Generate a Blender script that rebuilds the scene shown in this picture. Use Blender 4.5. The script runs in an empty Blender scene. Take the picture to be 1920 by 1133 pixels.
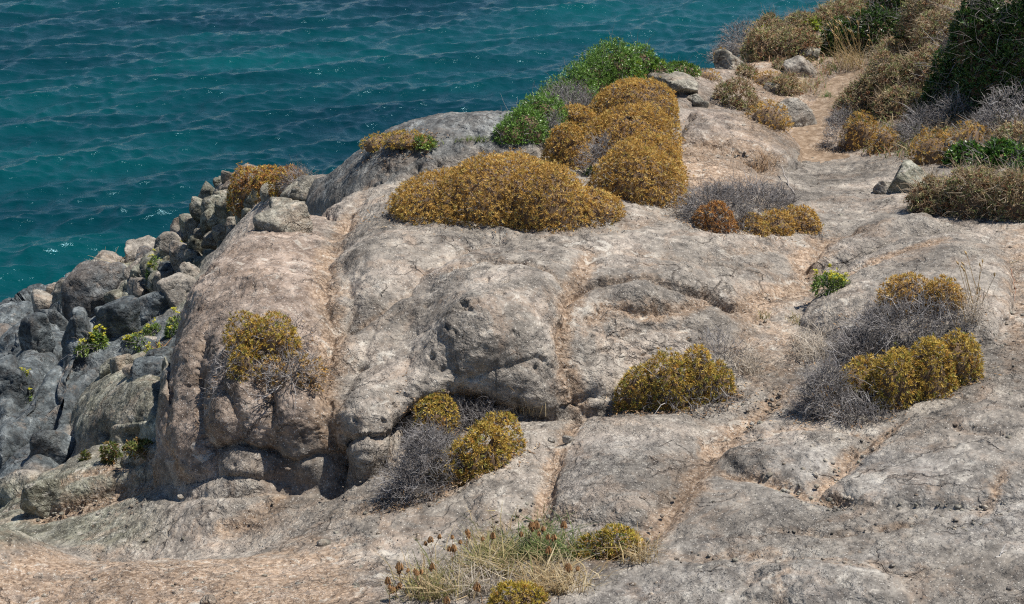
import bpy, math
import numpy as np

# ---------------------------------------------------------------- camera, sky, sun, exposure
SC = bpy.context.scene
COL = SC.collection
CAMZ, PITCH, FPX = 14.0, math.radians(20.0), 3045.0
cam = bpy.data.cameras.new('camera')
cam.sensor_width = 36.0
cam.lens = FPX / 1920.0 * 36.0
cam.clip_start, cam.clip_end = 0.1, 20000.0
camo = bpy.data.objects.new('camera', cam)
camo.location = (0, 0, CAMZ)
camo.rotation_euler = (math.pi / 2 - PITCH, 0, 0)
COL.objects.link(camo)
SC.camera = camo

SUN_ELEV, SUN_AZ = math.radians(66.0), math.radians(82.0)      # azimuth clockwise from +Y
world = bpy.data.worlds.new('World')
SC.world = world
world.use_nodes = True
wn = world.node_tree
sky = wn.nodes.new('ShaderNodeTexSky')
sky.sky_type = 'NISHITA'
sky.sun_disc = False
sky.sun_elevation = SUN_ELEV
sky.sun_rotation = SUN_AZ
sky.air_density = 1.0
sky.dust_density = 0.0
sky.ozone_density = 4.0
sky.altitude = 300.0
wn.nodes['Background'].inputs['Strength'].default_value = 0.075
wn.links.new(sky.outputs[0], wn.nodes['Background'].inputs['Color'])
sl = bpy.data.lights.new('sun', 'SUN')
sl.energy = 5.0
sl.angle = math.radians(0.53)
sl.color = (1.0, 0.945, 0.87)
so = bpy.data.objects.new('sun', sl)
COL.objects.link(so)
so.location = (20, 20, 40)
so.rotation_euler = (math.pi / 2 - SUN_ELEV, 0, -SUN_AZ + math.pi)
SC.view_settings.view_transform = 'Standard'
SC.view_settings.look = 'None'
SC.view_settings.exposure = 0.36
SC.view_settings.gamma = 1.0
SC.view_settings.use_curve_mapping = False
SC.cycles.use_denoising = False
SC.cycles.adaptive_threshold = 0.02
SC.cycles.pixel_filter_type = 'BLACKMAN_HARRIS'
SC.cycles.filter_width = 1.2
SC.cycles.sample_clamp_direct = 8.0
SC.cycles.sample_clamp_indirect = 4.0
SC.cycles.max_bounces = 6
SC.cycles.diffuse_bounces = 3
SC.cycles.glossy_bounces = 2
SC.cycles.transmission_bounces = 3

# ---------------------------------------------------------------- view geometry helpers
CS, SN = math.cos(PITCH), math.sin(PITCH)
def ray(px, py):
    a = (np.asarray(px, float) - 960.0) / FPX
    b = (566.5 - np.asarray(py, float)) / FPX
    return np.stack([a, CS + b * SN, -SN + b * CS], -1)
def P(px, py, d):
    return np.array([0, 0, CAMZ]) + ray(px, py) * np.asarray(d, float)[..., None]
def Pz(px, py, z):
    r = ray(px, py)
    return np.array([0, 0, CAMZ]) + r * ((z - CAMZ) / r[..., 2])[..., None]
def proj(X):
    y, z = X[..., 1], X[..., 2] - CAMZ
    d = y * CS - z * SN
    return 960 + FPX * X[..., 0] / d, 566.5 - FPX * (y * SN + z * CS) / d, d

# ---------------------------------------------------------------- noise
_r = np.random.default_rng(7)
_perm = _r.permutation(256); _perm = np.concatenate([_perm, _perm, _perm])
_g = _r.normal(size=(256, 3)); _g /= np.linalg.norm(_g, axis=1)[:, None]
def pnoise(p):
    i = np.floor(p).astype(np.int64); f = p - i
    i &= 255
    u = f * f * f * (f * (f * 6 - 15) + 10)
    out = 0.0
    for dx in (0, 1):
        wx = u[..., 0] if dx else 1 - u[..., 0]
        hx = _perm[i[..., 0] + dx]
        for dy in (0, 1):
            wy = u[..., 1] if dy else 1 - u[..., 1]
            hy = _perm[hx + i[..., 1] + dy]
            for dz in (0, 1):
                wz = u[..., 2] if dz else 1 - u[..., 2]
                g = _g[_perm[hy + i[..., 2] + dz] & 255]
                out = out + wx * wy * wz * (g[..., 0] * (f[..., 0] - dx) + g[..., 1] * (f[..., 1] - dy) + g[..., 2] * (f[..., 2] - dz))
    return out
def fbm(p, octs=4, gain=0.5, lac=2.03):
    a, s, t = 1.0, 0.0, 0.0
    p = np.array(p, float)
    for k in range(octs):
        s = s + a * pnoise(p + 17.3 * k); t += a; a *= gain; p = p * lac
    return s / t * 1.6
def ridged(p, octs=4, gain=0.5):
    a, s, t = 1.0, 0.0, 0.0
    p = np.array(p, float)
    for k in range(octs):
        s = s + a * (1 - 2.2 * np.abs(pnoise(p + 31.1 * k))); t += a; a *= gain; p = p * 2.07
    return s / t
def sstep(a, b, x):
    t = np.clip((x - a) / (b - a), 0, 1)
    return t * t * (3 - 2 * t)

# ---------------------------------------------------------------- mesh helpers
def mesh_from(name, V, F, mat, col=None, smooth=False, normals=None, colname='Col'):
    V = np.ascontiguousarray(V, dtype=np.float32)
    me = bpy.data.meshes.new(name)
    if not isinstance(F, list):
        F = [F]
    F = [np.asarray(f, dtype=np.int32) for f in F if len(f)]
    me.vertices.add(len(V)); me.vertices.foreach_set('co', V.ravel())
    li = np.concatenate([f.ravel() for f in F])
    cnt = np.concatenate([np.full(len(f), f.shape[1], np.int32) for f in F])
    st = np.concatenate([[0], np.cumsum(cnt)[:-1]]).astype(np.int32)
    me.loops.add(len(li)); me.loops.foreach_set('vertex_index', li)
    me.polygons.add(len(cnt)); me.polygons.foreach_set('loop_start', st)
    me.polygons.foreach_set('loop_total', cnt)
    if smooth:
        me.polygons.foreach_set('use_smooth', np.ones(len(cnt), bool))
    me.update(calc_edges=True)
    if col is not None:
        c = np.ones((len(V), 4), np.float32); c[:, :col.shape[1]] = col
        at = me.attributes.new(colname, 'FLOAT_COLOR', 'POINT')
        at.data.foreach_set('color', c.ravel())
    if normals is not None:
        me.normals_split_custom_set_from_vertices(np.ascontiguousarray(normals, dtype=np.float32))
    if mat is not None:
        me.materials.append(mat)
    return me
def link(name, data, parent=None, loc=None):
    o = bpy.data.objects.new(name, data)
    COL.objects.link(o)
    if parent is not None:
        o.parent = parent
    if loc is not None:
        o.location = tuple(float(v) for v in loc)
    return o
def mk(name, V, F, mat, parent=None, origin=None, **kw):
    """one mesh object; V in world space, origin = where its parent (or itself) stands"""
    V = np.asarray(V, float)
    if origin is not None:
        V = V - np.asarray(origin, float)
    o = link(name, mesh_from(name, V, F, mat, **kw), parent)
    if name in ('foliage', 'stems', 'dead_twigs', 'twig_core', 'blades', 'seed_heads', 'flowers', 'flower_stalks', 'leaf_litter'):
        o['kind'] = 'stuff'                       # leaves and twigs past counting
    if origin is not None and parent is None:
        o.location = tuple(float(v) for v in origin)
    return o
def empty(name, loc):
    o = link(name, None, None, loc)
    o.empty_display_size = 0.1
    return o
def tag(o, label=None, cat=None, group=None, kind=None):
    if label: o['label'] = label
    if cat: o['category'] = cat
    if group: o['group'] = group
    if kind: o['kind'] = kind
    return o

# ---------------------------------------------------------------- materials
class NT:
    def __init__(s, name):
        s.m = bpy.data.materials.new(name); s.m.use_nodes = True
        s.t = s.m.node_tree
        s.b = s.t.nodes['Principled BSDF']
    def n(s, typ, **kw):
        nd = s.t.nodes.new(typ)
        for k, v in kw.items():
            if k in nd.inputs.keys():
                s.set(nd.inputs[k], v)
            else:
                setattr(nd, k, v)
        return nd
    def set(s, sock, v):
        if isinstance(v, bpy.types.NodeSocket):
            s.t.links.new(v, sock)
        elif isinstance(v, (tuple, list)) and len(v) == 3 and sock.type == 'RGBA':
            sock.default_value = (*v, 1)
        else:
            sock.default_value = v
    def noise(s, vec, scale, detail=6, rough=0.6, dist=0.0):
        nd = s.n('ShaderNodeTexNoise')
        s.set(nd.inputs['Vector'], vec)
        nd.inputs['Scale'].default_value = scale; nd.inputs['Detail'].default_value = detail
        nd.inputs['Roughness'].default_value = rough; nd.inputs['Distortion'].default_value = dist
        return nd.outputs['Fac']
    def vor(s, vec, scale, feature='F1'):
        nd = s.n('ShaderNodeTexVoronoi'); nd.feature = feature
        s.set(nd.inputs['Vector'], vec); nd.inputs['Scale'].default_value = scale
        return nd
    def ramp(s, fac, stops):
        nd = s.n('ShaderNodeValToRGB'); s.set(nd.inputs[0], fac)
        e = nd.color_ramp.elements
        while len(e) < len(stops): e.new(0.5)
        for k, (p, c) in enumerate(stops):
            e[k].position = p; e[k].color = (*c, 1) if isinstance(c, (tuple, list)) else (c, c, c, 1)
        return nd.outputs[0]
    def mix(s, fac, a, b, mode='MIX'):
        nd = s.n('ShaderNodeMix'); nd.data_type = 'RGBA'; nd.blend_type = mode
        s.set(nd.inputs[0], fac); s.set(nd.inputs[6], a); s.set(nd.inputs[7], b)
        return nd.outputs[2]
    def math(s, op, a, b=0.0, clamp=False):
        nd = s.n('ShaderNodeMath'); nd.operation = op; nd.use_clamp = clamp
        s.set(nd.inputs[0], a); s.set(nd.inputs[1], b)
        return nd.outputs[0]
    def mapr(s, v, a, b, c=0.0, d=1.0):
        nd = s.n('ShaderNodeMapRange'); s.set(nd.inputs[0], v)
        for k, x in enumerate((a, b, c, d)): nd.inputs[k + 1].default_value = x
        return nd.outputs[0]
    def mapping(s, vec, scale=(1, 1, 1), rot=(0, 0, 0)):
        nd = s.n('ShaderNodeMapping'); s.set(nd.inputs['Vector'], vec)
        nd.inputs['Scale'].default_value = scale; nd.inputs['Rotation'].default_value = rot
        return nd.outputs[0]
    def bump(s, h, strength, dist, prev=None):
        nd = s.n('ShaderNodeBump'); s.set(nd.inputs['Height'], h)
        nd.inputs['Strength'].default_value = strength; nd.inputs['Distance'].default_value = dist
        if prev is not None: s.t.links.new(prev, nd.inputs['Normal'])
        return nd.outputs[0]

def bedrock_material():
    s = NT('bedrock')
    pos = s.n('ShaderNodeNewGeometry').outputs['Position']
    zone = s.n('ShaderNodeAttribute', attribute_name='zone')
    sep = s.n('ShaderNodeSeparateColor'); s.t.links.new(zone.outputs['Color'], sep.inputs[0])
    soil, warm, blue, olive = sep.outputs[0], sep.outputs[1], sep.outputs[2], zone.outputs['Alpha']
    n_big = s.noise(pos, 0.9, 5, 0.62, 0.4)
    n_mid = s.noise(pos, 2.6, 7, 0.66, 0.5)
    n_sml = s.noise(s.mapping(pos, (1.0, 0.75, 1.3), (0, 0, 0.5)), 9.0, 5, 0.66, 0.4)
    n_fine = s.noise(pos, 30.0, 3, 0.65)
    streak = s.noise(s.mapping(pos, (5.0, 1.1, 5.0), (0, 0, 0.9)), 1.6, 6, 0.70, 0.3)
    v = s.math('ADD', s.math('MULTIPLY', n_mid, 0.34), s.math('MULTIPLY', n_sml, 0.34))
    v = s.math('ADD', v, s.math('MULTIPLY', streak, 0.20))
    v = s.math('ADD', v, s.math('MULTIPLY', n_fine, 0.12))
    grey = s.ramp(v, [(0.41, (0.140, 0.125, 0.108)), (0.472, (0.232, 0.208, 0.178)), (0.528, (0.325, 0.290, 0.246)), (0.60, (0.47, 0.422, 0.352))])
    wcol = s.ramp(v, [(0.41, (0.145, 0.108, 0.084)), (0.472, (0.250, 0.195, 0.155)), (0.528, (0.355, 0.284, 0.230)), (0.60, (0.51, 0.425, 0.350))])
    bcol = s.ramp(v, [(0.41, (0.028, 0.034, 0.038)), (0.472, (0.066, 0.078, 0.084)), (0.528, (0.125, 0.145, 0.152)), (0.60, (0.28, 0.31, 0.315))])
    ocol = s.ramp(v, [(0.415, (0.072, 0.069, 0.050)), (0.472, (0.160, 0.156, 0.118)), (0.525, (0.265, 0.262, 0.205)), (0.585, (0.44, 0.43, 0.35))])
    jit = s.math('SUBTRACT', n_big, 0.5)
    wm = s.mapr(s.math('ADD', warm, s.math('MULTIPLY', jit, 1.3)), 0.18, 0.72)
    bm = s.mapr(s.math('ADD', blue, s.math('MULTIPLY', jit, 0.8)), 0.25, 0.75)
    om = s.mapr(s.math('ADD', olive, s.math('MULTIPLY', jit, 0.8)), 0.25, 0.75)
    c = s.mix(wm, grey, wcol)
    c = s.mix(om, c, ocol)
    c = s.mix(bm, c, bcol)
    tanm = s.mapr(s.noise(pos, 2.1, 6, 0.72, 0.8), 0.52, 0.64)
    dry = s.math('SUBTRACT', 1.0, s.math('MULTIPLY', bm, 0.85))
    c = s.mix(s.math('MULTIPLY', s.math('MULTIPLY', tanm, 0.50), dry), c, s.mix(0.45, (0.40, 0.285, 0.195), wcol))
    # orange soil and stain in the joints
    n_s = s.noise(pos, 6.0, 5, 0.7)
    sm = s.mapr(s.math('ADD', soil, s.math('MULTIPLY', s.math('SUBTRACT', n_s, 0.5), 1.8)), 0.16, 0.72)
    scol = s.ramp(n_fine, [(0.38, (0.185, 0.125, 0.083)), (0.5, (0.315, 0.226, 0.154)), (0.62, (0.44, 0.338, 0.248))])
    c = s.mix(s.math('MULTIPLY', sm, 0.92), c, scol)
    tonal = s.mapr(n_big, 0.37, 0.63, 0.64, 1.20)
    c = s.mix(1.0, c, s.n('ShaderNodeCombineColor', Red=tonal, Green=tonal, Blue=tonal).outputs[0], 'MULTIPLY')
    # hairline cracks
    wv = s.n('ShaderNodeVectorMath'); wv.operation = 'MULTIPLY_ADD'
    nv = s.n('ShaderNodeTexNoise'); s.t.links.new(pos, nv.inputs['Vector']); nv.inputs['Scale'].default_value = 2.4; nv.inputs['Detail'].default_value = 7
    s.t.links.new(nv.outputs['Color'], wv.inputs[0]); wv.inputs[1].default_value = (0.55, 0.55, 0.55); s.t.links.new(pos, wv.inputs[2])
    hv = s.vor(s.mapping(wv.outputs[0], (1.0, 1.6, 1.3), (0, 0, 0.35)), 1.25, 'DISTANCE_TO_EDGE')
    hair = s.math('MULTIPLY', s.mapr(hv.outputs['Distance'], 0.016, 0.004), s.mapr(s.noise(pos, 1.7, 3, 0.5), 0.50, 0.58))
    c = s.mix(s.math('MULTIPLY', hair, 0.5), c, (0.07, 0.055, 0.045))
    # dark crust patches, pale lichen, grit
    dk = s.mapr(s.noise(pos, 4.6, 6, 0.74, 0.6), 0.545, 0.63)
    c = s.mix(s.math('MULTIPLY', dk, 0.66), c, s.mix(0.30, (0.062, 0.058, 0.054), c))
    lich = s.mapr(s.noise(pos, 6.5, 6, 0.76, 0.7), 0.565, 0.62)
    lich = s.math('MULTIPLY', s.math('MULTIPLY', lich, s.mapr(n_big, 0.40, 0.56)), dry)
    c = s.mix(s.math('MULTIPLY', lich, 0.70), c, (0.54, 0.505, 0.435))
    vd = s.vor(pos, 75.0)
    fleck = s.math('MULTIPLY', s.math('LESS_THAN', vd.outputs['Distance'], 0.36), s.math('GREATER_THAN', s.n('ShaderNodeSeparateColor', Color=vd.outputs['Color']).outputs[0], 0.86))
    c = s.mix(s.math('MULTIPLY', s.math('MULTIPLY', fleck, 0.55), dry), c, (0.64, 0.61, 0.55))
    pit = s.vor(pos, 42.0)
    pit_shade = s.math('MULTIPLY', s.math('LESS_THAN', pit.outputs['Distance'], 0.30), s.math('GREATER_THAN', s.n('ShaderNodeSeparateColor', Color=pit.outputs['Color']).outputs[1], 0.78))
    c = s.mix(s.math('MULTIPLY', pit_shade, 0.62), c, (0.06, 0.052, 0.045))  # shade of the small pits put into the colour as dark spots
    s.set(s.b.inputs['Base Color'], c)
    s.b.inputs['Roughness'].default_value = 0.92
    s.b.inputs['Specular IOR Level'].default_value = 0.25
    h1 = s.noise(pos, 11.0, 5, 0.60, 0.4)
    cr = s.vor(pos, 13.0, 'DISTANCE_TO_EDGE')
    bil = s.math('ABSOLUTE', s.math('SUBTRACT', s.noise(pos, 15.0, 4, 0.62, 0.5), 0.5))
    h2 = s.noise(pos, 60.0, 2, 0.6)
    calm = s.mapr(s.noise(pos, 1.3, 4, 0.6, 0.5), 0.40, 0.60, 0.30, 1.15)
    b = s.bump(s.math('MULTIPLY', h1, calm), 1.0, 0.075)
    b = s.bump(s.math('MULTIPLY', s.mapr(bil, 0.0, 0.09), calm), 0.5, 0.014, b)
    b = s.bump(s.mapr(cr.outputs['Distance'], 0.0, 0.06), 0.12, 0.010, b)
    b = s.bump(h2, 0.5, 0.010, b)
    b = s.bump(s.math('SUBTRACT', 1.0, hair), 0.8, 0.02, b)
    s.t.links.new(b, s.b.inputs['Normal'])
    return s.m
MAT_ROCK = bedrock_material()

def path_material():
    s = NT('dirt')
    pos = s.n('ShaderNodeNewGeometry').outputs['Position']
    n = s.noise(pos, 9.0, 9, 0.75)
    c = s.ramp(n, [(0.34, (0.13, 0.092, 0.062)), (0.5, (0.25, 0.182, 0.125)), (0.64, (0.40, 0.32, 0.24))])
    s.set(s.b.inputs['Base Color'], c)
    s.b.inputs['Roughness'].default_value = 0.95
    s.b.inputs['Specular IOR Level'].default_value = 0.1
    s.t.links.new(s.bump(s.noise(pos, 40, 6, 0.7), 0.8, 0.02), s.b.inputs['Normal'])
    return s.m
MAT_DIRT = path_material()

def leaf_material(name, rough=0.6, trans=0.32, spec=0.3):
    s = NT(name)
    at = s.n('ShaderNodeAttribute', attribute_name='Col')
    s.set(s.b.inputs['Base Color'], at.outputs['Color'])
    s.b.inputs['Roughness'].default_value = rough
    s.b.inputs['Specular IOR Level'].default_value = spec
    if trans > 0:
        tr = s.n('ShaderNodeBsdfTranslucent'); s.t.links.new(at.outputs['Color'], tr.inputs['Color'])
        mx = s.n('ShaderNodeMixShader'); mx.inputs[0].default_value = trans
        out = s.t.nodes['Material Output']
        s.t.links.new(s.b.outputs[0], mx.inputs[1]); s.t.links.new(tr.outputs[0], mx.inputs[2])
        s.t.links.new(mx.outputs[0], out.inputs['Surface'])
    return s.m
MAT_LEAF = leaf_material('spurge_leaf')
MAT_GLOSS = leaf_material('evergreen_leaf', 0.38, 0.18, 0.5)
MAT_TWIG = leaf_material('dead_twig', 0.85, 0.0, 0.15)
MAT_GRASS = leaf_material('dry_grass', 0.7, 0.3, 0.25)
# ---------------------------------------------------------------- terrain height
MQ = 0.45
def tps_fit(xy, z, lam=1e-3):
    n = len(xy)
    r = np.linalg.norm(xy[:, None] - xy[None], axis=2)
    K = -np.sqrt(r * r + MQ * MQ) + lam * np.eye(n)
    Q = np.c_[np.ones(n), xy]
    A = np.zeros((n + 3, n + 3)); A[:n, :n] = K; A[:n, n:] = Q; A[n:, :n] = Q.T
    return xy, np.linalg.solve(A, np.r_[z, 0, 0, 0])
def tps_eval(fit, q):
    xy, w = fit
    out = np.empty(len(q))
    for s in range(0, len(q), 40000):
        c = q[s:s + 40000]
        r2 = ((c[:, None] - xy[None]) ** 2).sum(2)
        out[s:s + 40000] = (-np.sqrt(r2 + MQ * MQ)) @ w[:len(xy)] + w[len(xy)] + c @ w[len(xy) + 1:]
    return out
GX0, GX1, GY0, GY1, GS = -17.0, 17.0, 4.0, 50.0, 0.1
gx = np.arange(GX0, GX1 + GS / 2, GS); gy = np.arange(GY0, GY1 + GS / 2, GS)
GQ = np.stack(np.meshgrid(gx, gy), -1).reshape(-1, 2)
def interp(grid, x, y):
    u = np.clip((x - GX0) / GS, 0, len(gx) - 1.001); v = np.clip((y - GY0) / GS, 0, len(gy) - 1.001)
    i = u.astype(int); j = v.astype(int); u = u - i; v = v - j
    return (grid[j, i] * (1 - u) + grid[j, i + 1] * u) * (1 - v) + (grid[j + 1, i] * (1 - u) + grid[j + 1, i + 1] * u) * v

# ground: (px, py, height above the sea)
GZ = [(0,1133,8.75),(480,1133,8.9),(960,1133,9.05),(1440,1133,9.25),(1920,1133,9.45),
 (0,1050,8.78),(0,990,8.76),(60,1015,8.66),(110,1045,8.62),(300,1052,8.62),(600,1035,8.66),(800,1065,8.86),(300,1095,8.80),
 (70,975,7.7),(115,1036,7.95),(300,1036,8.18),(450,1030,8.36),(150,985,7.8),(200,955,7.9),(300,930,8.22),(330,1000,8.30),(450,955,8.45),(620,920,8.6),(740,880,8.75),(860,800,8.86),(1000,782,8.9),(1160,772,8.95),
 (1300,880,9.05),(1100,900,8.95),(900,950,8.85),(600,990,8.62),(1500,950,9.15),(1700,900,9.25),(1900,900,9.4),(1500,780,9.1),(1450,700,9.1),
 (1480,640,9.15),(1700,740,9.25),(1900,720,9.4),(1900,600,9.45),(1900,480,9.47),(1700,560,9.28),
 (500,620,8.75),(700,560,8.9),(900,560,9.0),(1300,560,9.12),(1000,420,9.25),(1250,400,9.3),(700,430,9.0),
 (1750,60,9.3),(1900,40,9.9),(1900,150,9.85),(1900,250,9.65),(1900,400,9.5),(1750,420,9.42),(1700,330,9.3),(1600,300,9.12),
 (1520,290,9.05),(1510,210,8.98),(1540,150,9.05),(1450,260,9.2),(1400,300,9.28),(1330,210,9.25),(1300,320,9.36),(1400,380,9.36),(1550,400,9.26),
 (1450,180,9.08),(1650,200,9.25),(1600,100,9.2),(1550,340,9.15),(1640,380,9.3)]
# ground: (px, py, distance)
GD = [(280,850,14.3),(215,870,14.5),(100,905,15),(0,960,15),(280,720,17.5),(150,760,17.6),(0,800,18),(0,700,22),(150,680,21),(290,650,21.5),(330,600,23.5),
 (200,630,25),(60,650,28),(0,625,34),(100,590,35),(0,600,39.3),(160,530,32.5),(250,485,29.3),(300,505,27),(340,440,25),(400,485,22.5),
 (450,455,21),(560,425,18.5),(500,380,20.5),(430,340,22.5),(600,335,20),(740,278,18),(900,266,19.2),(1000,262,20),(1100,180,21.5),(1150,160,22),(1300,138,23.4),
 (1400,95,26),(1480,75,28),(1640,25,30)]
RIDGE = [(20,585,39.5),(160,520,33),(250,475,30),(340,425,25.5),(430,335,22.8),(600,328,20.4),(740,270,18.6),(900,258,19.8),(1000,245,20.8),(1150,150,22.6),(1300,130,24),(1350,115,25.5),(1480,60,28.6),(1640,15,31)]
pts = [Pz(a, b, c) for a, b, c in GZ] + [P(a, b, c) for a, b, c in GD]
for a, b, d in RIDGE:
    p = P(a, b, d)
    k = np.array([0.0, 1.0])
    if a < 500: k = np.array([0.70, 0.71])
    if a == 600: k = np.array([0.25, 0.97])
    pts.append(np.r_[p[:2] + k * 2.2, max(p[2] - 2.6, -2.5)])
    pts.append(np.r_[p[:2] + k * 6.5, max(p[2] - 8.5, -3.5)])
pts += [np.array(q, float) for q in [(10,8,9.8),(10,14,10.0),(9,5,9.8),(-4,5,8.9),(0,4,9.2),(4,4,9.4),(-9,8,8.0),(-8,12.5,6.2),(-11,17,4.0),(-14,25,0.2),(-15,33,-2),(-17,45,-4),
    (0,45,-4),(9,45,-3),(12,22,10.2),(13,30,9.6),(16,40,4),(17,14,10.4),(17,50,-3),(-16,10,3.0),(-6,45,-4)]]
pts = np.array(pts)
FIT_G = tps_fit(pts[:, :2], pts[:, 2], 2e-3)
Ggrid = tps_eval(FIT_G, GQ).reshape(len(gy), len(gx))

TZ = [(318,760,8.85),(322,700,9.02),(345,600,9.2),(400,510,9.32),(480,445,9.32),(590,400,9.2),(450,620,9.42),(450,720,9.22),(560,560,9.46),(560,720,9.24),
 (640,720,9.2),(700,700,9.22),(680,560,9.48),(700,450,9.52),(760,410,9.52),(800,640,9.34),(900,660,9.46),(900,570,9.58),(1000,480,9.66),(1000,600,9.52),(960,440,9.6),(1100,450,9.6),
 (1100,600,9.42),(1100,690,9.18),(1250,560,9.45),(1300,480,9.5),(1200,400,9.58),(1400,450,9.45),(1400,580,9.27),(1250,640,9.24),(1330,650,9.16),(1500,520,9.27),(1500,440,9.34),
 (1150,330,9.6),(900,350,9.6),(1300,350,9.45),(1500,600,9.16),(700,380,9.3)]
tp = np.array([Pz(a, b, c) for a, b, c in TZ])
Tgrid = tps_eval(tps_fit(tp[:, :2], tp[:, 2], 2e-3), GQ).reshape(len(gy), len(gx))

def poly_sd(poly, x, y):
    """signed distance to a polygon, positive inside"""
    n = len(poly); d = np.full(x.shape, 1e9); ins = np.zeros(x.shape, bool)
    for k in range(n):
        a, b = poly[k], poly[(k + 1) % n]
        e = b - a
        t = np.clip(((x - a[0]) * e[0] + (y - a[1]) * e[1]) / (e @ e + 1e-12), 0, 1)
        d = np.minimum(d, (x - a[0] - t * e[0]) ** 2 + (y - a[1] - t * e[1]) ** 2)
        c = ((a[1] > y) != (b[1] > y)) & (x < (b[0] - a[0]) * (y - a[1]) / (b[1] - a[1] + 1e-12) + a[0])
        ins ^= c
    return np.where(ins, 1, -1) * np.sqrt(d)
def march(grid, px, py, d0=7.5, d1=48.0):
    ds = np.arange(d0, d1, 0.02)
    q = P(np.full(len(ds), px), np.full(len(ds), py), ds)
    below = q[:, 2] < interp(grid, q[:, 0], q[:, 1])
    k = int(np.argmax(below))
    if not below[k]:
        return None, None
    return q[k], ds[k]

OUT = [(286,905,8.16),(330,930,8.24),(400,930,8.35),(530,910,8.5),(625,908,8.6),(690,898,8.68),(745,866,8.75),(800,822,8.82),(860,788,8.87),(930,781,8.88),(1000,781,8.9),(1090,773,8.93),
 (1170,760,8.96),(1250,722,9.0),(1340,682,9.08),(1420,640,9.12),(1500,610,9.15),(1530,540,9.22),(1530,430,9.3),(1480,360,9.36),(1300,240,9.3),(1000,262,9.4),(800,300,9.4),(690,360,9.15),
 (570,388,9.12),(432,424,9.17),(352,496,9.12),(314,590,8.97),(300,700,8.75),(288,800,8.45)]
OUTP = np.array([Pz(a, b, c) for a, b, c in OUT])[:, :2]

# further pillow-like rock masses: footprint pixels (on the ground sheet), rise, shoulder width
PIL = {
 'dome': ([(572,402),(655,394),(730,368),(830,318),(1010,300),(1060,240),(900,232),(700,236),(610,290),(575,350)], 0.22, 0.6),
 'slab_near': ([(1500,612),(1528,552),(1590,505),(1680,468),(1800,450),(1890,490),(1905,575),(1860,650),(1700,670),(1590,650)], 0.24, 0.8),
 'slab_far': ([(1512,506),(1545,462),(1640,425),(1750,412),(1785,436),(1690,466),(1590,500)], 0.13, 0.30),
 'lichen_slab': ([(1275,290),(1300,225),(1380,226),(1470,250),(1505,285),(1500,315),(1440,325),(1350,300)], 0.20, 0.5),
 'carved': ([(138,862),(132,815),(180,755),(235,718),(330,690),(330,845),(220,862)], 0.42, 0.45),
 'tan': ([(50,972),(60,930),(120,885),(220,850),(330,835),(330,880),(215,925),(110,965)], 0.25, 0.35),
 'blue_a': ([(-40,960),(20,900),(90,830),(130,800),(140,840),(60,930)], 0.28, 0.35),
 'blue_b': ([(-40,880),(40,800),(110,730),(160,690),(230,670),(170,730),(100,800),(10,890)], 0.45, 0.5),
 'blue_c': ([(95,800),(130,740),(190,690),(300,670),(230,712),(165,760),(125,810)], 0.45, 0.4),
 'blue_d': ([(-40,800),(0,740),(60,690),(110,655),(170,650),(90,730),(20,790)], 0.40, 0.5),
 'front_dome': ([(1390,1120),(1420,1070),(1510,1045),(1620,1055),(1690,1090),(1690,1140),(1500,1160)], 0.10, 0.45),
 'front_slab': ([(1530,935),(1600,850),(1690,800),(1850,760),(2000,800),(2000,930),(1800,960),(1640,955)], 0.10, 0.35),
 'front_mid': ([(1350,850),(1500,805),(1630,825),(1580,870),(1510,920),(1430,905)], 0.07, 0.25),
 'front_left': ([(1035,850),(1090,795),(1300,785),(1320,830),(1270,910),(1200,990),(1030,970)], 0.10, 0.30),
 'front_far_left': ([(860,930),(900,850),(1000,800),(1060,800),(1000,960),(900,980)], 0.05, 0.3),
}
PILP = {}
for k, (pp, h, w) in PIL.items():
    q = []
    for a, b in pp:
        hit, _ = march(Ggrid, a, b)
        if hit is None: hit = P(a, b, 19.0)
        q.append(hit[:2])
    PILP[k] = (np.array(q), h, w)

def pillow(sd, w, p=1.0):
    s = np.clip(sd / w, 0, 1)
    return np.sqrt(np.clip(1 - (1 - s) ** 2, 0, 1)) ** p
def outcrop_sd(x, y):
    q = np.stack([x * 1.3, y * 1.3, np.zeros_like(x)], -1)
    wx = x + 0.07 * pnoise(q * 1.7 + 3.1); wy = y + 0.07 * pnoise(q * 1.7 + 9.7)
    return poly_sd(OUTP, wx, wy)
def height(x, y):
    g = interp(Ggrid, x, y)
    sd = outcrop_sd(x, y)
    t = interp(Tgrid, x, y)
    w = 0.48 + 0.42 * sstep(-0.2, 1.6, x)
    pr = pillow(sd, w, 0.95)
    h = g + np.maximum(t - g, 0) * pr
    for k, (poly, hh, ww) in PILP.items():
        mn, mx = poly.min(0) - 0.3, poly.max(0) + 0.3
        m = (x > mn[0]) & (x < mx[0]) & (y > mn[1]) & (y < mx[1])
        if m.any():
            xs, ys = x[m], y[m]
            q = np.stack([xs, ys, np.zeros_like(xs)], -1)
            s2 = poly_sd(poly, xs + 0.08 * pnoise(q * 2.1), ys + 0.08 * pnoise(q * 2.1 + 5.5))
            base = np.maximum(h[m], g[m]) if k != 'dome' else g[m]
            h[m] = np.maximum(h[m], base + hh * pillow(s2, ww))
    return h
H0 = height(GQ[:, 0].copy(), GQ[:, 1].copy()).reshape(len(gy), len(gx))
def on(px, py, d0=7.5):
    if 560 < py < 715 and px < 340 - (py - 600) * 0.25: d0 = 16.5      # the slope behind the outcrop's left edge
    hit, d = march(H0, px, py, d0)
    if hit is None:
        print('MISS', px, py)
        d = 20.0; hit = P(px, py, d)
    return hit, d
def gz(x, y):
    return interp(H0, np.asarray(x, float), np.asarray(y, float))

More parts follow.
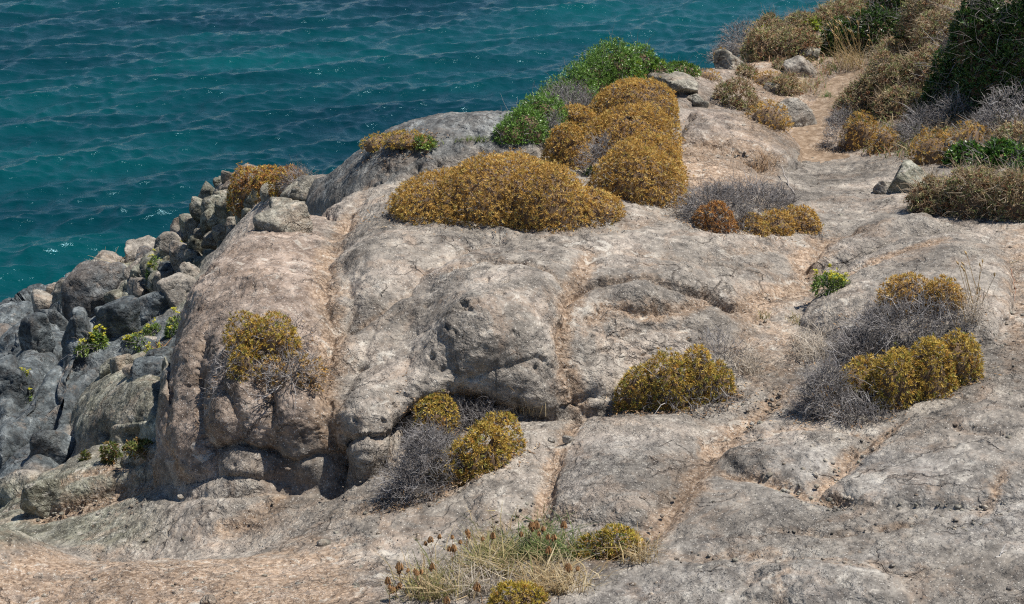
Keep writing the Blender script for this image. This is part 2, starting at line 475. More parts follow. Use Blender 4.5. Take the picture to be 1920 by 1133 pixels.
# ---------------------------------------------------------------- view-graded grid
NC, NR = 860, 640
th = np.linspace(-0.56, 0.56, NC)                      # x / y
th = np.sign(th) * np.where(np.abs(th) < 0.36, np.abs(th), 0.36 + (np.abs(th) - 0.36) * 1.0)
thc = np.concatenate([np.linspace(-0.56, -0.36, 60)[:-1], np.linspace(-0.36, 0.37, NC - 118), np.linspace(0.37, 0.60, 60)[1:]])
NC = len(thc)
yf = np.geomspace(6.6, 47.0, 1500)
cc = thc[::4]
X = cc[:, None] * yf[None]; Y = np.broadcast_to(yf, X.shape)
Z = height(X.ravel(), Y.ravel().copy()).reshape(X.shape)
_, pyv, dv = proj(np.stack([X, Y, Z], -1))
d_s = np.abs(np.diff(pyv, axis=1)) / FPX + 0.25 * np.hypot(np.diff(Y, axis=1), np.diff(Z, axis=1)) / dv[:, 1:]
d_s = np.where(Z[:, 1:] < -0.6, d_s * 0.08, d_s)
d_s = np.where(pyv[:, 1:] > 1170, d_s * 0.3, d_s)
d_s = d_s * (1 + 0.8 * ((Y[:, 1:] > 11.0) & (Y[:, 1:] < 14.5)))
ker = np.hanning(19); ker /= ker.sum()
pad = np.pad(d_s, ((9, 9), (0, 0)), mode='edge')
d_s = sum(ker[k] * pad[k:k + len(cc)] for k in range(19))
cum = np.concatenate([np.zeros((len(cc), 1)), np.cumsum(d_s, 1)], 1); cum /= cum[:, -1:]
tt = np.linspace(0, 1, NR)
yrow = np.stack([np.interp(tt, cum[k], yf) for k in range(len(cc))])
yall = np.stack([np.interp(thc, cc, yrow[:, k]) for k in range(NR)], 1)
X = thc[:, None] * yall; Y = yall
Z = height(X.ravel(), Y.ravel()).reshape(X.shape)
V0 = np.stack([X, Y, Z], -1)
def grid_normals(V):
    du = np.gradient(V, axis=0); dv_ = np.gradient(V, axis=1)
    n = np.cross(du, dv_); n /= np.linalg.norm(n, axis=-1, keepdims=True) + 1e-12
    return n * np.sign(n[..., 2].mean())
def blur(A, r):
    k = np.hanning(2 * r + 3)[1:-1]; k /= k.sum()
    for ax in (0, 1):
        pw = [(0, 0)] * A.ndim; pw[ax] = (r, r)
        B = np.pad(A, pw, mode='edge'); A = 0
        for q in range(len(k)):
            sl_ = [slice(None)] * B.ndim; sl_[ax] = slice(q, q + (B.shape[ax] - 2 * r)); A = A + k[q] * B[tuple(sl_)]
    return A
N0 = grid_normals(V0)
N0 = blur(N0, 4); N0 /= np.linalg.norm(N0, axis=-1, keepdims=True)
vx, vy = V0[..., 0].ravel(), V0[..., 1].ravel()
SDO = outcrop_sd(vx, vy)
PX, PY, _ = proj(V0.reshape(-1, 3))

# ---------------------------------------------------------------- joints and creases (pixels on the rock), carved along the normal
# points, wide depth, wide width, narrow depth, narrow width, step (left side of the line raised), soil weight, soil width
CR = [
 ([(655,392),(612,470),(604,540),(626,590),(628,650),(614,740),(608,820),(620,905)], .16,.24, .07,.030, 0, .95,.13),
 ([(628,600),(690,572),(760,532),(800,492),(880,452),(960,446)], .10,.20, .05,.022, 0, .35,.07),
 ([(742,812),(768,690),(762,610),(782,540),(822,502)], .06,.20, .0,.03, 0, .05,.05),
 ([(822,502),(900,488),(960,492),(1015,502),(1072,532)], .03,.10, .05,.014, .03, .45,.05),
 ([(1112,470),(1078,540),(1062,590),(1048,640),(1058,700),(1088,765)], .085,.13, .05,.022, 0, .95,.10),
 ([(1075,532),(1150,527),(1235,527),(1290,547),(1330,552),(1395,575)], .04,.12, .085,.018, .05, .45,.06),
 ([(1110,600),(1140,572),(1200,590),(1262,584),(1335,562),(1380,575)], .06,.12, .05,.018, 0, .75,.09),
 ([(1090,690),(1130,660),(1170,655),(1182,690)], .03,.08, .05,.016, 0, .1,.05),
 ([(1385,595),(1460,548),(1520,530),(1512,490),(1548,452),(1620,425)], .06,.18, .03,.02, 0, .95,.18),
 ([(1520,560),(1600,502),(1690,468),(1775,448)], .05,.12, .03,.02, 0, .95,.09),
 ([(1000,445),(1130,470),(1250,478),(1360,492),(1490,500)], .035,.16, .02,.014, .02, .3,.10),
 ([(1180,505),(1290,490),(1400,470),(1520,455)], .03,.12, .02,.012, 0, .4,.08),
 ([(1100,440),(1200,420),(1290,395)], .03,.12, .02,.014, 0, .3,.1),
 # left lobe
 ([(506,862),(512,790),(506,735),(498,700)], .06,.09, .05,.018, 0, .55,.05),
 ([(402,905),(392,845),(372,790),(362,720),(372,640),(392,600)], .07,.12, .05,.02, .04, .4,.06),
 ([(394,838),(450,828),(510,852),(545,864),(622,856)], .05,.09, .085,.022, .05, .25,.05),
 ([(530,910),(530,862)], .04,.06, .05,.018, 0, .3,.05),
 ([(420,720),(442,770),(452,795),(448,828)], .05,.08, .035,.014, 0, .55,.03),
 ([(368,700),(400,690),(420,670)], .03,.06, .04,.015, 0, .1,.04),
 ([(350,900),(330,850),(322,790),(330,720)], .02,.06, .025,.012, 0, .8,.06),
 ([(618,905),(622,858),(640,822),(700,816),(742,802)], .05,.10, .10,.028, .06, .3,.05),
 ([(742,860),(742,830),(762,786),(800,757),(858,740),(920,757),(965,779)], .04,.08, .14,.05, .07, .55,.06),
 ([(640,740),(668,690),(690,640),(700,600)], .03,.10, .03,.014, 0, .05,.05),
 ([(640,590),(660,560),(650,520),(640,480)], .04,.10, .03,.018, 0, .3,.06),
 ([(1040,760),(1110,740),(1160,745)], .03,.07, .05,.02, .03, .2,.05),
 ([(850,720),(930,690),(1000,680),(1045,690)], .02,.08, .03,.014, .02, .05,.05),
 ([(1090,620),(1160,630),(1240,615),(1330,620)], .025,.09, .02,.012, 0, .35,.08),
 ([(430,560),(500,555),(560,545)], .01,.05, .02,.010, 0, .3,.04),
 # foreground pavement
 ([(1085,785),(1045,860),(1015,960),(1000,1000)], .04,.10, .02,.018, 0, .95,.085),
 ([(1480,725),(1345,832),(1295,915),(1225,1000),(1120,1050)], .045,.11, .02,.02, 0, .95,.11),
 ([(1335,880),(1420,895),(1490,918),(1535,935),(1600,948)], .03,.08, .025,.014, 0, .85,.06),
 ([(1700,790),(1605,855),(1530,930)], .04,.10, .02,.016, 0, .95,.10),
 ([(1330,850),(1420,820),(1500,800),(1640,818)], .03,.09, .02,.014, 0, .8,.08),
 ([(1440,995),(1560,1000),(1640,992),(1720,985)], .02,.06, .03,.012, .02, .35,.06),
 ([(1260,1050),(1400,1040),(1560,1045),(1700,1075)], .03,.12, .01,.012, 0, .5,.12),
 ([(900,1000),(1000,960),(1090,965)], .015,.08, .012,.01, 0, .5,.10),
 ([(640,960),(720,955),(820,930),(900,880)], .02,.10, .012,.012, 0, .55,.12),
 ([(400,1000),(470,985),(520,945),(540,915)], .02,.10, .02,.014, 0, .6,.12),
 ([(1880,880),(1865,930),(1850,960)], .02,.05, .02,.012, 0, .7,.05),
 ([(1480,1050),(1470,1133)], .01,.05, .008,.012, 0, .9,.06),
 ([(1700,770),(1800,800),(1919,830)], .015,.06, .02,.010, .01, .1,.05),
 # left cliff
 ([(0,905),(70,830),(105,770),(120,700),(160,655)], .14,.22, .05,.03, 0, .35,.12),
 ([(65,925),(110,860),(120,810)], .10,.16, .05,.03, 0, .2,.1),
 ([(0,800),(60,745),(110,705)], .10,.2, .04,.03, 0, .1,.1),
 ([(40,790),(65,720),(100,680)], .08,.16, .04,.03, 0, .1,.1),
 ([(160,770),(175,745),(210,720)], .06,.12, .10,.05, 0, .1,.05),
 ([(185,805),(200,825)], .05,.10, .14,.055, 0, .0,.05),
 ([(225,815),(262,808)], .04,.08, .10,.035, 0, .0,.05),
 ([(190,840),(225,858),(300,840)], .06,.10, .06,.03, 0, .2,.06),
 ([(0,965),(100,905),(215,868),(290,850)], .05,.10, .03,.02, 0, .7,.10),
 ([(60,975),(130,962),(215,930),(292,900)], .05,.12, .02,.02, 0, .95,.14),
 # foot of the outcrop
 ([(300,922),(340,931),(400,931),(470,922),(530,911),(625,909),(690,899),(745,868)], .04,.08, .09,.045, 0, .25,.06),
 ([(745,868),(800,824),(860,790),(930,783),(1000,783),(1090,775),(1165,762)], .05,.09, .13,.05, 0, .3,.06),
 # back
 ([(574,402),(620,400),(664,391)], .10,.14, .12,.05, .06, .1,.05),
 ([(790,300),(770,330),(745,350)], .05,.10, .05,.02, .03, .2,.06),
 ([(660,392),(690,350),(735,310)], .03,.10, .02,.02, 0, .35,.09),
 ([(1290,300),(1380,285),(1460,300)], .03,.1, .03,.02, 0, .7,.14),
 ([(1270,200),(1330,190),(1400,210)], .03,.1, .03,.02, 0, .4,.14),
]
VF = V0.reshape(-1, 3)
warp = VF + 0.055 * np.stack([pnoise(VF * 4.1 + k * 11.7) for k in range(3)], -1) + 0.02 * np.stack([pnoise(VF * 13.0 + k * 7.3) for k in range(3)], -1)
disp = np.zeros(len(VF)); soil = np.zeros(len(VF))
NF = N0.reshape(-1, 3)
for pl, Dw, ww, Dn, wnar, stp, sw, swd in CR:
    q = np.array([on(a, b)[0] for a, b in pl])
    wnar = max(wnar, 0.026); Dn *= 0.72; Dw *= 1.45; stp *= 0.7
    # spline-ish subdivision
    t = np.linspace(0, len(q) - 1, (len(q) - 1) * 3 + 1)
    q = np.stack([np.interp(t, np.arange(len(q)), q[:, k]) for k in range(3)], -1)
    R_ = max(ww * 2.4, 0.5 if stp else 0, swd * 2.2)
    m = np.where(np.all((warp > q.min(0) - R_) & (warp < q.max(0) + R_), axis=1))[0]
    if not len(m): continue
    w = warp[m]; best = np.full(len(m), 1e9); sgn = np.zeros(len(m)); tpar = np.zeros(len(m))
    for k in range(len(q) - 1):
        a, e = q[k], q[k + 1] - q[k]
        t = np.clip(((w - a) @ e) / (e @ e + 1e-9), 0, 1)
        r = w - a - t[:, None] * e
        d = np.linalg.norm(r, axis=1)
        b = d < best
        best = np.where(b, d, best)
        s_ = np.einsum('ij,ij->i', np.cross(np.broadcast_to(e, r.shape), r), NF[m])
        sgn = np.where(b, np.sign(s_), sgn); tpar = np.where(b, k + t, tpar)
    fade = sstep(0, 0.8, tpar) * sstep(0, 0.8, (len(q) - 1) - tpar) * 0.75 + 0.25
    vary = 0.75 + 0.5 * pnoise(VF[m] * 2.3 + 4.4)
    dd = -(Dw * np.exp(-(best / ww) ** 1.35) + Dn * np.exp(-(best / wnar) ** 2)) * fade * vary
    if stp:
        side = sgn if stp > 0 else -sgn
        dd += abs(stp) * np.where(side > 0, np.exp(-best / 0.26), -0.4 * np.exp(-best / 0.10)) * fade * np.clip(best / 0.02, 0, 1)
    disp[m] += dd
    soil[m] = np.maximum(soil[m], sw * np.exp(-(best / swd) ** 2) * (0.5 + 0.5 * fade))

# swelling and hollows of the lobes: pixel, amount, radius
for a_, b_, am, ra in [(900,640,.21,.38),(960,560,.06,.35),(440,770,.08,.20),(556,770,.11,.20),(450,880,.09,.17),(576,880,.06,.10),(680,740,.09,.24),(680,860,.08,.15),
        (1120,710,.09,.18),(1200,560,.09,.17),(690,480,.07,.30),(540,520,.07,.40),(1000,740,.07,.15),(800,790,-.18,.13),(760,810,-.10,.10),(900,772,-.08,.10),(1280,510,.05,.25),(340,820,.05,.2),(1320,590,.05,.25),
        (650,520,-.06,.12),(1240,700,-.05,.15),(1050,745,-.05,.08)]:
    hp = on(a_, b_)[0]
    e_ = ((VF - hp) ** 2).sum(1) / (ra * ra)
    disp += am * np.exp(-e_ * 0.8)
inside = sstep(-0.02, 0.10, SDO)
# zones: warm brown-pink, blue-grey, olive
left_out = inside * sstep(-0.95, -1.25, vx + 0.18 * (vy - 12)) 
warm = 0.15 + 0.75 * inside * sstep(640, 560, PX) + 0.45 * sstep(1040, 1120, PY) * sstep(900, 500, PX)
warm += 0.35 * sstep(330, 260, PY) * sstep(1250, 1300, PX)
litter = sstep(1330, 1420, PX) * sstep(330, 230, PY) * sstep(13.5, 15, vy)
cliff = sstep(7.95, 7.45, V0[..., 2].ravel()) 
cliff = np.where((inside > 0.5), 0, cliff)
far_l = cliff * sstep(13.4, 14.2, vy)
carv = poly_sd(PILP['carved'][0], vx, vy); tanp = poly_sd(PILP['tan'][0], vx, vy)
blue = far_l * (1 - sstep(-0.1, 0.1, carv)) * (1 - sstep(-0.12, 0.08, tanp))
ridge_z = far_l * sstep(630, 560, PY) * sstep(90, 190, PX)
blue = blue * (1 - 0.85 * ridge_z)
olive = 0.85 * ridge_z + 0.75 * sstep(-0.1, 0.1, carv) + 0.6 * sstep(-0.1, 0.1, tanp) + 0.8 * sstep(420, 150, PX) * sstep(860, 930, PY) * sstep(1060, 1000, PY) * (1 - inside)
soil = np.maximum(soil, 0.66 * sstep(960, 1060, PY) * sstep(760, 620, PX) * (1 - inside) * sstep(8.45, 8.6, V0[..., 2].ravel()))
soil = np.maximum(soil, 0.75 * sstep(0.55, 0.0, np.hypot((PX - 1330) / 180, (PY - 320) / 90) - 0.45) )
# flats that gather grit on the right-hand side
blue = np.maximum(blue, 0.58 * sstep(-0.05, 0.1, poly_sd(PILP['dome'][0], vx, vy)))
blue = np.maximum(blue, 0.36 * (1 - inside) * sstep(760, 860, PY) * sstep(900, 1150, PX))
blue = np.maximum(blue, 0.22 * (1 - inside) * sstep(930, 960, PY) * sstep(500, 700, PX))
soil = np.maximum(soil, 0.62 * litter)
soil = np.maximum(soil, 0.55 * sstep(1850, 1910, PX) * sstep(800, 620, PY) * sstep(400, 440, PY))
soil = np.maximum(soil, 0.50 * sstep(0.5, 0.1, np.hypot((PX - 1440) / 110, (PY - 660) / 110) - 0.35))

# relief: broad swell, lumps, flaking, grain (3-D noise along the normal)
edge = np.where(SDO > 0, 1, 0.75)
lay = np.stack([VF[:, 0] * 0.9 + VF[:, 1] * 0.35, (VF[:, 1] * 0.9 - VF[:, 0] * 0.35) * 2.6, VF[:, 2] * 2.6], -1)
disp += edge * 0.042 * fbm(VF * 1.5, 3) + 0.022 * fbm(VF * 5.0 + 3, 3) * (0.7 + inside)
disp += 0.020 * np.clip(ridged(lay * 3.0, 4, 0.6) - 0.25, -0.6, 1) * (0.9 + 0.3 * inside)
pitn = fbm(VF * 9.0 + 40, 3)
disp -= 0.030 * sstep(0.30, 0.62, pitn) * (0.6 + 0.8 * inside)
disp += 0.008 * fbm(VF * 27.0, 2, 0.6)
disp += cliff * (0.10 * fbm(VF * 1.1 + 60, 3) + 0.05 * ridged(VF * 2.0 + 7, 3))
def cellular(p, size, seed=0):
    """jointed rock: nearest cell's own offset and tilt, distance to the joint"""
    q = p / size
    base = np.floor(q).astype(np.int64)
    f1 = np.full(len(q), 1e9); f2 = np.full(len(q), 1e9); off = np.zeros(len(q))
    for dx in (-1, 0, 1):
        for dy in (-1, 0, 1):
            for dz in (-1, 0, 1):
                ce = base + np.array([dx, dy, dz])
                h = _perm[(_perm[(_perm[(ce[:, 0] + seed) & 255] + ce[:, 1]) & 255] + ce[:, 2]) & 255]
                g = _g[h]
                s_ = ce + 0.5 + 0.42 * g
                r_ = q - s_
                d_ = (r_ ** 2).sum(1)
                g2 = _g[(h * 7 + 31) & 255]
                v_ = g2[:, 0] + 0.9 * (r_ * _g[(h * 13 + 5) & 255]).sum(1)
                n1 = d_ < f1
                f2 = np.where(n1, f1, np.minimum(f2, d_)); off = np.where(n1, v_, off); f1 = np.where(n1, d_, f1)
    return off, np.sqrt(f2) - np.sqrt(f1)
cm = np.where((cliff > 0.05) & (vy > 17.5) & (vx < 1.0))[0]
if len(cm):
    pw_ = VF[cm] * np.array([1.0, 1.0, 0.75]) + 0.10 * np.stack([pnoise(VF[cm] * 2.0 + 9 * k) for k in range(3)], -1)
    o1, e1 = cellular(pw_, 0.95, 3); o2, e2 = cellular(pw_, 0.42, 11)
    amt = cliff[cm] * sstep(18.0, 20.5, vy[cm])
    disp[cm] += amt * (0.19 * np.clip(o1, -1, 1.2) + 0.09 * np.clip(o2, -1, 1) - 0.13 * np.exp(-e1 / 0.08) - 0.06 * np.exp(-e2 / 0.10))
V1 = VF + NF * disp[:, None]
V1g = V1.reshape(NC, NR, 3)
N1 = grid_normals(V1g).reshape(-1, 3)

idx = np.arange(NC * NR).reshape(NC, NR)
Q = np.stack([idx[:-1, :-1], idx[1:, :-1], idx[1:, 1:], idx[:-1, 1:]], -1).reshape(-1, 4)
fc = V1[Q].mean(1); fpx, fpy, _ = proj(fc)
fsd = SDO[Q].mean(1)
zone = np.stack([np.clip(soil, 0, 1), np.clip(warm, 0, 1), np.clip(blue, 0, 1), np.clip(olive, 0, 1)], -1)
reg = np.zeros(len(Q), int)
reg[fsd > 0.015] = 100
fx, fy = fc[:, 0], fc[:, 1]
order = ['dome', 'slab_near', 'slab_far', 'lichen_slab', 'carved', 'tan', 'blue_a', 'blue_b', 'blue_c', 'blue_d']
for n_, k in enumerate(order):
    poly = PILP[k][0]
    m = (poly_sd(poly, fx, fy) > 0.03)
    m &= ((reg == 0) | (k == 'dome'))
    reg[m] = 1 + n_
LOBES = [  # pixel outlines that tell the lobes of the outcrop apart
 [(380,835),(450,826),(510,850),(532,862),(532,930),(380,940)],
 [(532,862),(622,856),(622,930),(532,930)],
 [(622,858),(640,822),(742,802),(745,930),(622,930)],
 [(270,940),(270,640),(330,560),(372,640),(362,720),(372,790),(392,845),(405,940)],
 [(506,735),(506,862),(394,838),(372,790),(362,700),(420,660)],
 [(506,735),(540,700),(614,700),(608,820),(620,856),(545,864),(506,862)],
 [(300,700),(300,560),(480,380),(655,385),(612,470),(604,540),(626,590),(628,650),(614,740),(420,720)],
 [(612,470),(655,385),(740,400),(880,452),(800,492),(760,532),(628,600),(604,540)],
 [(628,600),(760,532),(782,540),(762,610),(768,690),(742,812),(640,822),(614,870),(610,760)],
 [(782,540),(822,502),(900,488),(960,492),(1015,502),(1072,532),(1062,590),(1048,640),(1058,700),(1088,785),(740,880),(742,812),(768,690),(762,610)],
 [(1088,785),(1058,700),(1048,640),(1062,590),(1110,600),(1140,572),(1200,590),(1262,584),(1380,575),(1550,600),(1500,700),(1200,800)],
 [(1062,590),(1078,530),(1150,527),(1235,527),(1330,552),(1395,575),(1262,584),(1200,590),(1140,572)],
]
def in_poly(poly, x, y):
    p = np.array(poly, float); ins = np.zeros(x.shape, bool)
    for k in range(len(p)):
        a, b = p[k], p[(k + 1) % len(p)]
        ins ^= ((a[1] > y) != (b[1] > y)) & (x < (b[0] - a[0]) * (y - a[1]) / (b[1] - a[1] + 1e-12) + a[0])
    return ins
lob = np.full(len(Q), 200)
for n_ in range(len(LOBES) - 1, -1, -1):
    lob[in_poly(LOBES[n_], fpx, fpy)] = 101 + n_
reg = np.where(reg == 100, np.where(lob == 200, 100, lob), reg)
# bare path of trodden earth
PATH_PX = [(1490,300),(1478,262),(1495,225),(1530,190),(1545,160),(1570,140),(1640,120),(1600,165),(1575,195),(1560,230),(1545,275),(1600,292),(1540,305)]
reg[(reg == 0) & in_poly(PATH_PX, fpx, fpy) & (fc[:, 1] > 15)] = 300

def submesh(name, m, mat, parent=None, origin=None):
    q = Q[m]; u, inv = np.unique(q, return_inverse=True)
    return mk(name, V1[u], inv.reshape(-1, 4), mat, parent, origin, col=zone[u], colname='zone', smooth=True, normals=N1[u])
tag(submesh('ground', reg == 0, MAT_ROCK), 'weathered grey and tan bedrock with orange soil in its joints', kind='structure')
tag(submesh('path', reg == 300, MAT_DIRT), 'trodden brown earth path between shrubs', kind='structure')
o0 = np.array([0.0, 12.0, 8.9])
outc = tag(empty('rock_outcrop', o0), 'large rounded grey outcrop split by orange joints in the middle', 'rock')
for r_ in np.unique(reg[(reg >= 100) & (reg < 300)]):
    submesh('rock_lobe', reg == r_, MAT_ROCK, outc, o0)
LAB = {'dome': ('rock_dome', 'rough grey rock dome on the skyline left of the large ochre bush'),
 'slab_near': ('rock_slab', 'smooth pale rounded slab behind the upper of the two right-hand ochre bushes'),
 'slab_far': ('rock_slab', 'narrow grey slab rising behind the yellow-flowered plant'),
 'lichen_slab': ('rock_slab', 'flat slab whitened by lichen right of the tall ochre bushes'),
 'carved': ('rock_block', 'pale greenish rock with wind-carved hollows left of the big outcrop'),
 'tan': ('rock_block', 'low tan and olive rock at the foot of the left slope'),
 'blue_a': ('rock_slab', 'blue-grey slab lowest on the left edge of the photo'),
 'blue_b': ('rock_slab', 'long blue-grey slab running down the left slope'),
 'blue_c': ('rock_slab', 'dark blue-grey slab just above the wind-carved pale rock'),
 'blue_d': ('rock_slab', 'blue-grey slab highest on the left edge below the dark boulders')}
for n_, k in enumerate(order):
    m = reg == 1 + n_
    if m.sum() < 20:
        continue
    c = fc[m].mean(0)
    tag(submesh(LAB[k][0], m, MAT_ROCK, None, c), LAB[k][1], 'rock', kind='thing')
# ---------------------------------------------------------------- sea
def sea():
    r = np.random.default_rng(21)
    tx = np.concatenate([np.linspace(-1.6, -0.37, 40)[:-1], np.linspace(-0.37, 0.34, 440), np.linspace(0.34, 1.6, 40)[1:]])
    pyr = np.concatenate([np.linspace(660, -40, 400), ])
    yy = []
    for p in pyr:
        q = Pz(960, p, 0.0); yy.append(q[1])
    yy = np.concatenate([np.linspace(14, yy[0], 20)[:-1], np.array(yy), np.geomspace(yy[-1], 9000, 40)[1:]])
    Xs = tx[:, None] * yy[None]; Ys = np.broadcast_to(yy, Xs.shape).copy()
    dx = np.zeros_like(Xs); dy = np.zeros_like(Xs); dz = np.zeros_like(Xs); jac = np.zeros_like(Xs); slx = np.zeros_like(Xs); sly = np.zeros_like(Xs)
    fade = sstep(400, 110, Ys)
    wind = math.radians(-66)
    for k in range(130):
        lam = 0.45 * (7.5 / 0.45) ** (r.random() ** 1.5)
        ang = wind + r.normal() * (0.42 + 0.45 * math.exp(-lam / 2.0))
        kk = 2 * math.pi / lam
        A = 0.0085 * lam ** 0.88 * (0.6 + 0.8 * r.random())
        if lam > 1.6: A *= 1.3
        if lam > 5: A *= 0.6
        ph = r.random() * 6.283
        c_, s_ = math.cos(ang), math.sin(ang)
        a = kk * (c_ * Xs + s_ * Ys) + ph
        # group the waves so that calm and rough streaks alternate
        env = 0.72 + 0.42 * np.sin(0.11 * Xs * r.normal() + 0.09 * Ys * r.normal() + r.random() * 6)
        A = A * env * fade
        sa, ca = np.sin(a), np.cos(a)
        dz += A * sa; slx += A * kk * c_ * ca; sly += A * kk * s_ * ca
        dx += 0.85 * A * c_ * ca; dy += 0.85 * A * s_ * ca
        jac += 1.0 * A * kk * sa
    # waves that steepen too far break: hold the local steepness down
    en = blur(slx ** 2 + sly ** 2, 7)
    cap = np.minimum(1.0, np.sqrt(0.085 / (en + 1e-6)))
    dz, dx, dy, jac = dz * cap, dx * cap, dy * cap, jac * cap
    Zs = dz + 0.35 * np.abs(dz) * dz
    Vs = np.stack([Xs + dx, Ys + dy, Zs], -1)
    # foam: breaking crests and the wash along the rocks
    foam = sstep(1.05, 1.4, jac) * sstep(0.05, 0.35, fbm(np.stack([Xs * 0.25, Ys * 0.25, 0 * Xs], -1), 2))
    hx = interp(H0, np.clip(Xs, GX0, GX1), np.clip(Ys, GY0, GY1))
    near = sstep(-2.6, -0.2, hx) * (np.abs(Xs) < 16.9) * (Ys < 49)
    foam = np.maximum(foam, 0.42 * near * (Xs < -8))
    shallow = near
    colr = np.stack([foam, shallow, jac * 0.2 + 0.5], -1).reshape(-1, 3)
    n1, n2 = Xs.shape
    ii = np.arange(n1 * n2).reshape(n1, n2)
    Qs = np.stack([ii[:-1, :-1], ii[1:, :-1], ii[1:, 1:], ii[:-1, 1:]], -1).reshape(-1, 4)
    s = NT('sea_water')
    pos = s.n('ShaderNodeNewGeometry').outputs['Position']
    at = s.n('ShaderNodeAttribute', attribute_name='Col')
    sep = s.n('ShaderNodeSeparateColor'); s.t.links.new(at.outputs['Color'], sep.inputs[0])
    nb = s.noise(s.mapping(pos, (0.045, 0.10, 0.1)), 1.0, 4, 0.55, 0.6)
    deep = s.ramp(nb, [(0.32, (0.0001, 0.022, 0.031)), (0.50, (0.0002, 0.034, 0.042)), (0.68, (0.0003, 0.056, 0.061))])
    deep = s.mix(s.math('MULTIPLY', sep.outputs[1], 0.3), deep, (0.003, 0.075, 0.072))
    fn = s.noise(pos, 3.2, 8, 0.75, 0.4)
    fm = s.mapr(s.math('ADD', s.math('MULTIPLY', sep.outputs[0], 0.55), s.math('MULTIPLY', fn, 0.62)), 0.60, 0.72)
    c = s.mix(fm, deep, (0.72, 0.78, 0.80))
    s.set(s.b.inputs['Base Color'], c)
    s.set(s.b.inputs['Roughness'], s.mapr(fm, 0, 1, 0.17, 0.7))
    s.b.inputs['IOR'].default_value = 1.333
    s.b.inputs['Specular IOR Level'].default_value = 0.5
    s.b.inputs['Specular Tint'].default_value = (0.36, 0.80, 1.0, 1)  # blue put into the water's reflection, in place of a bluer sky
    r1 = s.noise(s.mapping(pos, (2.6, 4.6, 3.0)), 1.0, 5, 0.62, 0.3)
    r2 = s.noise(s.mapping(pos, (9.0, 15.0, 9.0)), 1.0, 4, 0.6)
    b = s.bump(r1, 0.7, 0.075)
    b = s.bump(r2, 0.3, 0.008, b)
    s.t.links.new(b, s.b.inputs['Normal'])
    o = mk('sea', Vs.reshape(-1, 3), Qs, s.m, col=colr, smooth=True)
    tag(o, 'choppy teal sea behind the rocks', kind='structure')
sea()
# ---------------------------------------------------------------- plant and stone builders
def unit(v):
    return v / (np.linalg.norm(v, axis=-1, keepdims=True) + 1e-12)
def frames(n):
    a = np.where(np.abs(n[:, 2:3]) < 0.9, np.array([[0, 0, 1.0]]), np.array([[1.0, 0, 0]]))
    u = unit(np.cross(a, n)); return u, np.cross(n, u)
def leaf_quads(C, N, K, L, W, tilt, r, col, cj=0.18, fold=0.25, round_=0.5):
    """K narrow leaves round every point: returns V, F, colour. tilt = (min, max) angle from the normal"""
    n = len(C)
    u, v = frames(N)
    az = r.random((n, 1)) * 6.283 + np.arange(K)[None] * (6.283 / K) + r.normal(size=(n, K)) * 0.35
    tl = tilt[0] + (tilt[1] - tilt[0]) * r.random((n, K))
    rad = np.cos(az)[..., None] * u[:, None] + np.sin(az)[..., None] * v[:, None]
    d = np.cos(tl)[..., None] * N[:, None] + np.sin(tl)[..., None] * rad
    s = unit(np.cross(d, N[:, None] + 0.2 * r.normal(size=(n, K, 3))))
    ln = L * (0.65 + 0.7 * r.random((n, K, 1))); wd = W * (0.7 + 0.6 * r.random((n, K, 1)))
    up = np.cross(s, d)
    b = np.broadcast_to(C[:, None], d.shape)
    mid = b + d * ln * round_
    Vv = np.stack([b, mid + s * wd * 0.5 + up * wd * fold, b + d * ln, mid - s * wd * 0.5 + up * wd * fold], 2)
    cc_ = col[:, None] * (1 + cj * r.normal(size=(n, K, 1)))
    cc_ = np.repeat(cc_[:, :, None], 4, 2)
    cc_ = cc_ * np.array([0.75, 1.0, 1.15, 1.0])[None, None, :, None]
    F = np.arange(n * K * 4).reshape(-1, 4)
    return Vv.reshape(-1, 3), F, np.clip(cc_.reshape(-1, 3), 0.003, 0.95)
def tubes(p0, p1, r0, r1, col):
    """three-sided tapering sticks"""
    n = len(p0)
    d = unit(p1 - p0); u, v = frames(d)
    a = np.arange(3) * 2.0944
    ring = np.cos(a)[None, :, None] * u[:, None] + np.sin(a)[None, :, None] * v[:, None]
    r0 = np.broadcast_to(np.asarray(r0, float), (n,)); r1 = np.broadcast_to(np.asarray(r1, float), (n,))
    A = p0[:, None] + ring * r0[:, None, None]; B = p1[:, None] + ring * r1[:, None, None]
    Vv = np.concatenate([A, B], 1)
    base = (np.arange(n) * 6)[:, None]
    F = np.concatenate([base + np.array([[k, (k + 1) % 3, 3 + (k + 1) % 3, 3 + k]]) for k in range(3)], 0)
    return Vv.reshape(-1, 3), F, np.repeat(col, 6, 0)
def merge(parts):
    Vs, Fs, Cs, o = [], [], [], 0
    for Vv, F, c in parts:
        Vs.append(Vv); Fs.append(F + o); Cs.append(c); o += len(Vv)
    return np.concatenate(Vs), np.concatenate(Fs), np.concatenate(Cs)
def palette(cols, wts, n, r):
    w = np.array(wts, float); w /= w.sum()
    return np.array(cols, float)[r.choice(len(cols), n, p=w)]

